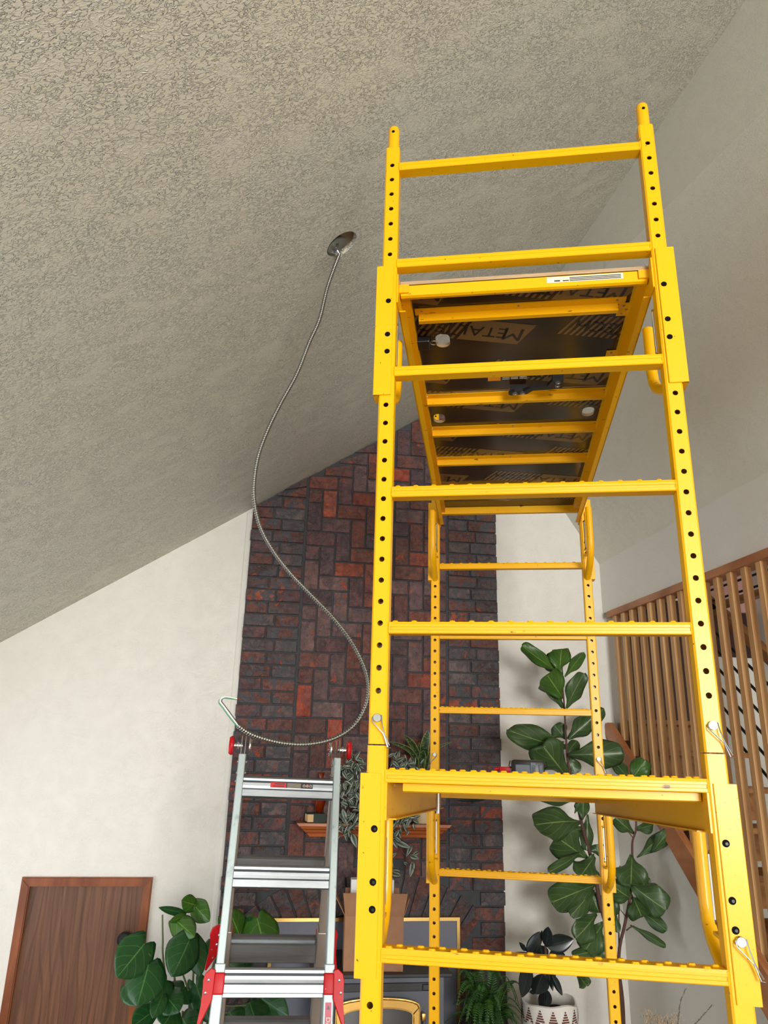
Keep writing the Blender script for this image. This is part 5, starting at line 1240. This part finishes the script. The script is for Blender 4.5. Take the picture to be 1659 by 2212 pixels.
# snake plant beside it
snk = thing('snake_plant', 'banded snake plant in a dark pot on the right of the mantel', 'plant', (0.80, 4.66, ZM))
bm = B(); E_ = lambda x, y: (820+x/9.22, 1560+y/9.22)
for pl, w_ in [([(770, 940), (700, 700), (540, 520), (195, 385)], 95), ([(800, 800), (740, 620), (640, 420), (480, 250)], 120), ([(830, 960), (850, 700), (880, 560)], 150), ([(880, 700), (900, 480), (970, 150)], 170), ([(900, 960), (940, 800), (985, 640)], 90), ([(640, 960), (570, 880), (520, 760)], 60), ([(900, 960), (1000, 640), (1190, 490), (1450, 390)], 60), ([(760, 960), (780, 600), (790, 400)], 60)]:
    P3 = [onY(*E_(*p), 4.66-0.03*i) for i, p in enumerate(pl)]; q = catmull(P3, 6)
    uvl = bm.loops.layers.uv.verify(); prev = None; nn_ = len(q)-1
    for k, p in enumerate(q):
        t = k/nn_; d = (q[min(k+1, nn_)]-q[max(k-1, 0)]).normalized(); vw = (CAM-p).normalized(); side = d.cross(vw).normalized(); nrm_ = side.cross(d)
        hw = (w_/9.22)/FPX*4.66/2*(min(1, 0.7+t) if t < 0.5 else max(0.02, 1-((t-0.5)/0.5)**2.2))
        row = [(bm.verts.new(p+side*hw*u_-nrm_*abs(u_)*hw*-0.5), (0.5+u_/2, t)) for u_ in (-1, -0.5, 0, 0.5, 1)]
        if prev:
            for j in range(4):
                qd = [prev[j], prev[j+1], row[j+1], row[j]]; f = bm.faces.new([a[0] for a in qd]); f.smooth = True
                for l, a in zip(f.loops, qd): l[uvl].uv = a[1]
        prev = row
leafobj('blades', bm, SNKL, snk)
bm = B(); lathe(bm, [(0.05, 0.0), (0.058, 0.006), (0.072, 0.13), (0.073, 0.14), (0.066, 0.14), (0, 0.13)], (0.80, 4.665, ZM), 26); rel(obj('pot', bm, POTD, None, True), snk)
# the dark rounded leaf drooping right of the mantel
bm = B(); leaf(bm, onY(975, 1700, 4.62), onY(985, 1726, 4.58), 0.03, shape='oval') ; bm.free()
bm = B(); leaf(bm, onY(1078, 1704, 4.55), onY(983, 1727, 4.48), 0.085, shape='oval', curl=0.02, fold=0.15, n=12)
stemq = catmull([onY(1066, 1706, 4.55), onY(1030, 1690, 4.58), onY(960, 1692, 4.64), Vector((0.83, 4.665, ZM+0.13))], 6); tube(bm, stemq, 0.003, 6)
leafobj('drooping_leaf', bm, RUBL, snk)['label'] = 'dark rounded leaf hanging beyond the mantel end'

# dried stems in the lower right corner
dri = thing('dried_bouquet', 'dried seed heads and feathery dark stems in the lower right corner', 'dried flowers', (1.95, 3.75, 0))
bm = B(); hb = Vector((1.93, 3.72, 0.62))
for px, py, n_, sp in ((1405, 2200, 34, 9), (1420, 2205, 26, 10), (1450, 2205, 34, 10), (1462, 2195, 14, 6), (1400, 2190, 14, 7), (1440, 2215, 30, 14)):
    for _ in range(n_):
        c = onY(px+random.gauss(0, sp), py+random.gauss(0, sp*0.7), 3.72+random.uniform(-0.05, 0.05)); d = (c-hb).normalized(); 
        r_ = random.uniform(0.0022, 0.0042); a, b_ = frame_of(d)
        v = [bm.verts.new(c+d*0.008)]+[bm.verts.new(c+(a*math.cos(q*2.094)+b_*math.sin(q*2.094))*r_) for q in range(3)]+[bm.verts.new(c-d*0.005)]
        for q in range(3): bm.faces.new([v[0], v[1+q], v[1+(q+1) % 3]]); bm.faces.new([v[4], v[1+(q+1) % 3], v[1+q]])
        if random.random() < 0.35: tube(bm, [c, c.lerp(hb, 0.6), hb], 0.0006, 3, cap=False)
rel(obj('seed_heads', bm, DRIED), dri)
bm = B()
for pl, w_ in (([(1482, 2135), (1470, 2165), (1466, 2200), (1460, 2240)], 9), ([(1538, 2172), (1515, 2198), (1500, 2215), (1485, 2240)], 9)):
    q = catmull([onY(p[0], p[1], 3.66) for p in pl], 9); tube(bm, q+[hb], 0.0009, 4)
    for k in range(1, len(q)-1):
        d = (q[k+1]-q[k-1]).normalized(); a, b_ = frame_of(d)
        for s_ in (-1, 1):
            if random.random() < 0.25: continue
            l = 0.014*random.uniform(0.5, 1.2); e_ = q[k]+a*s_*l*0.6-d*l*0.9; wv = a.cross(d)*0.0; 
            m1 = q[k].lerp(e_, 0.5)
            bm.faces.new([bm.verts.new(q[k]), bm.verts.new(m1+d*0.0022+b_*0.001), bm.verts.new(e_), bm.verts.new(m1-d*0.0022)])
rel(obj('feathery_stems', bm, DRIEDD), dri)
bm = B(); lathe(bm, [(0.05, 0.0), (0.07, 0.02), (0.075, 0.30), (0.05, 0.50), (0.035, 0.62), (0.03, 0.62), (0.03, 0.40), (0.0, 0.30)], (hb.x, hb.y, 0), 26); rel(obj('vase', bm, CREAM, None, True), dri)
bpy.context.view_layer.update()
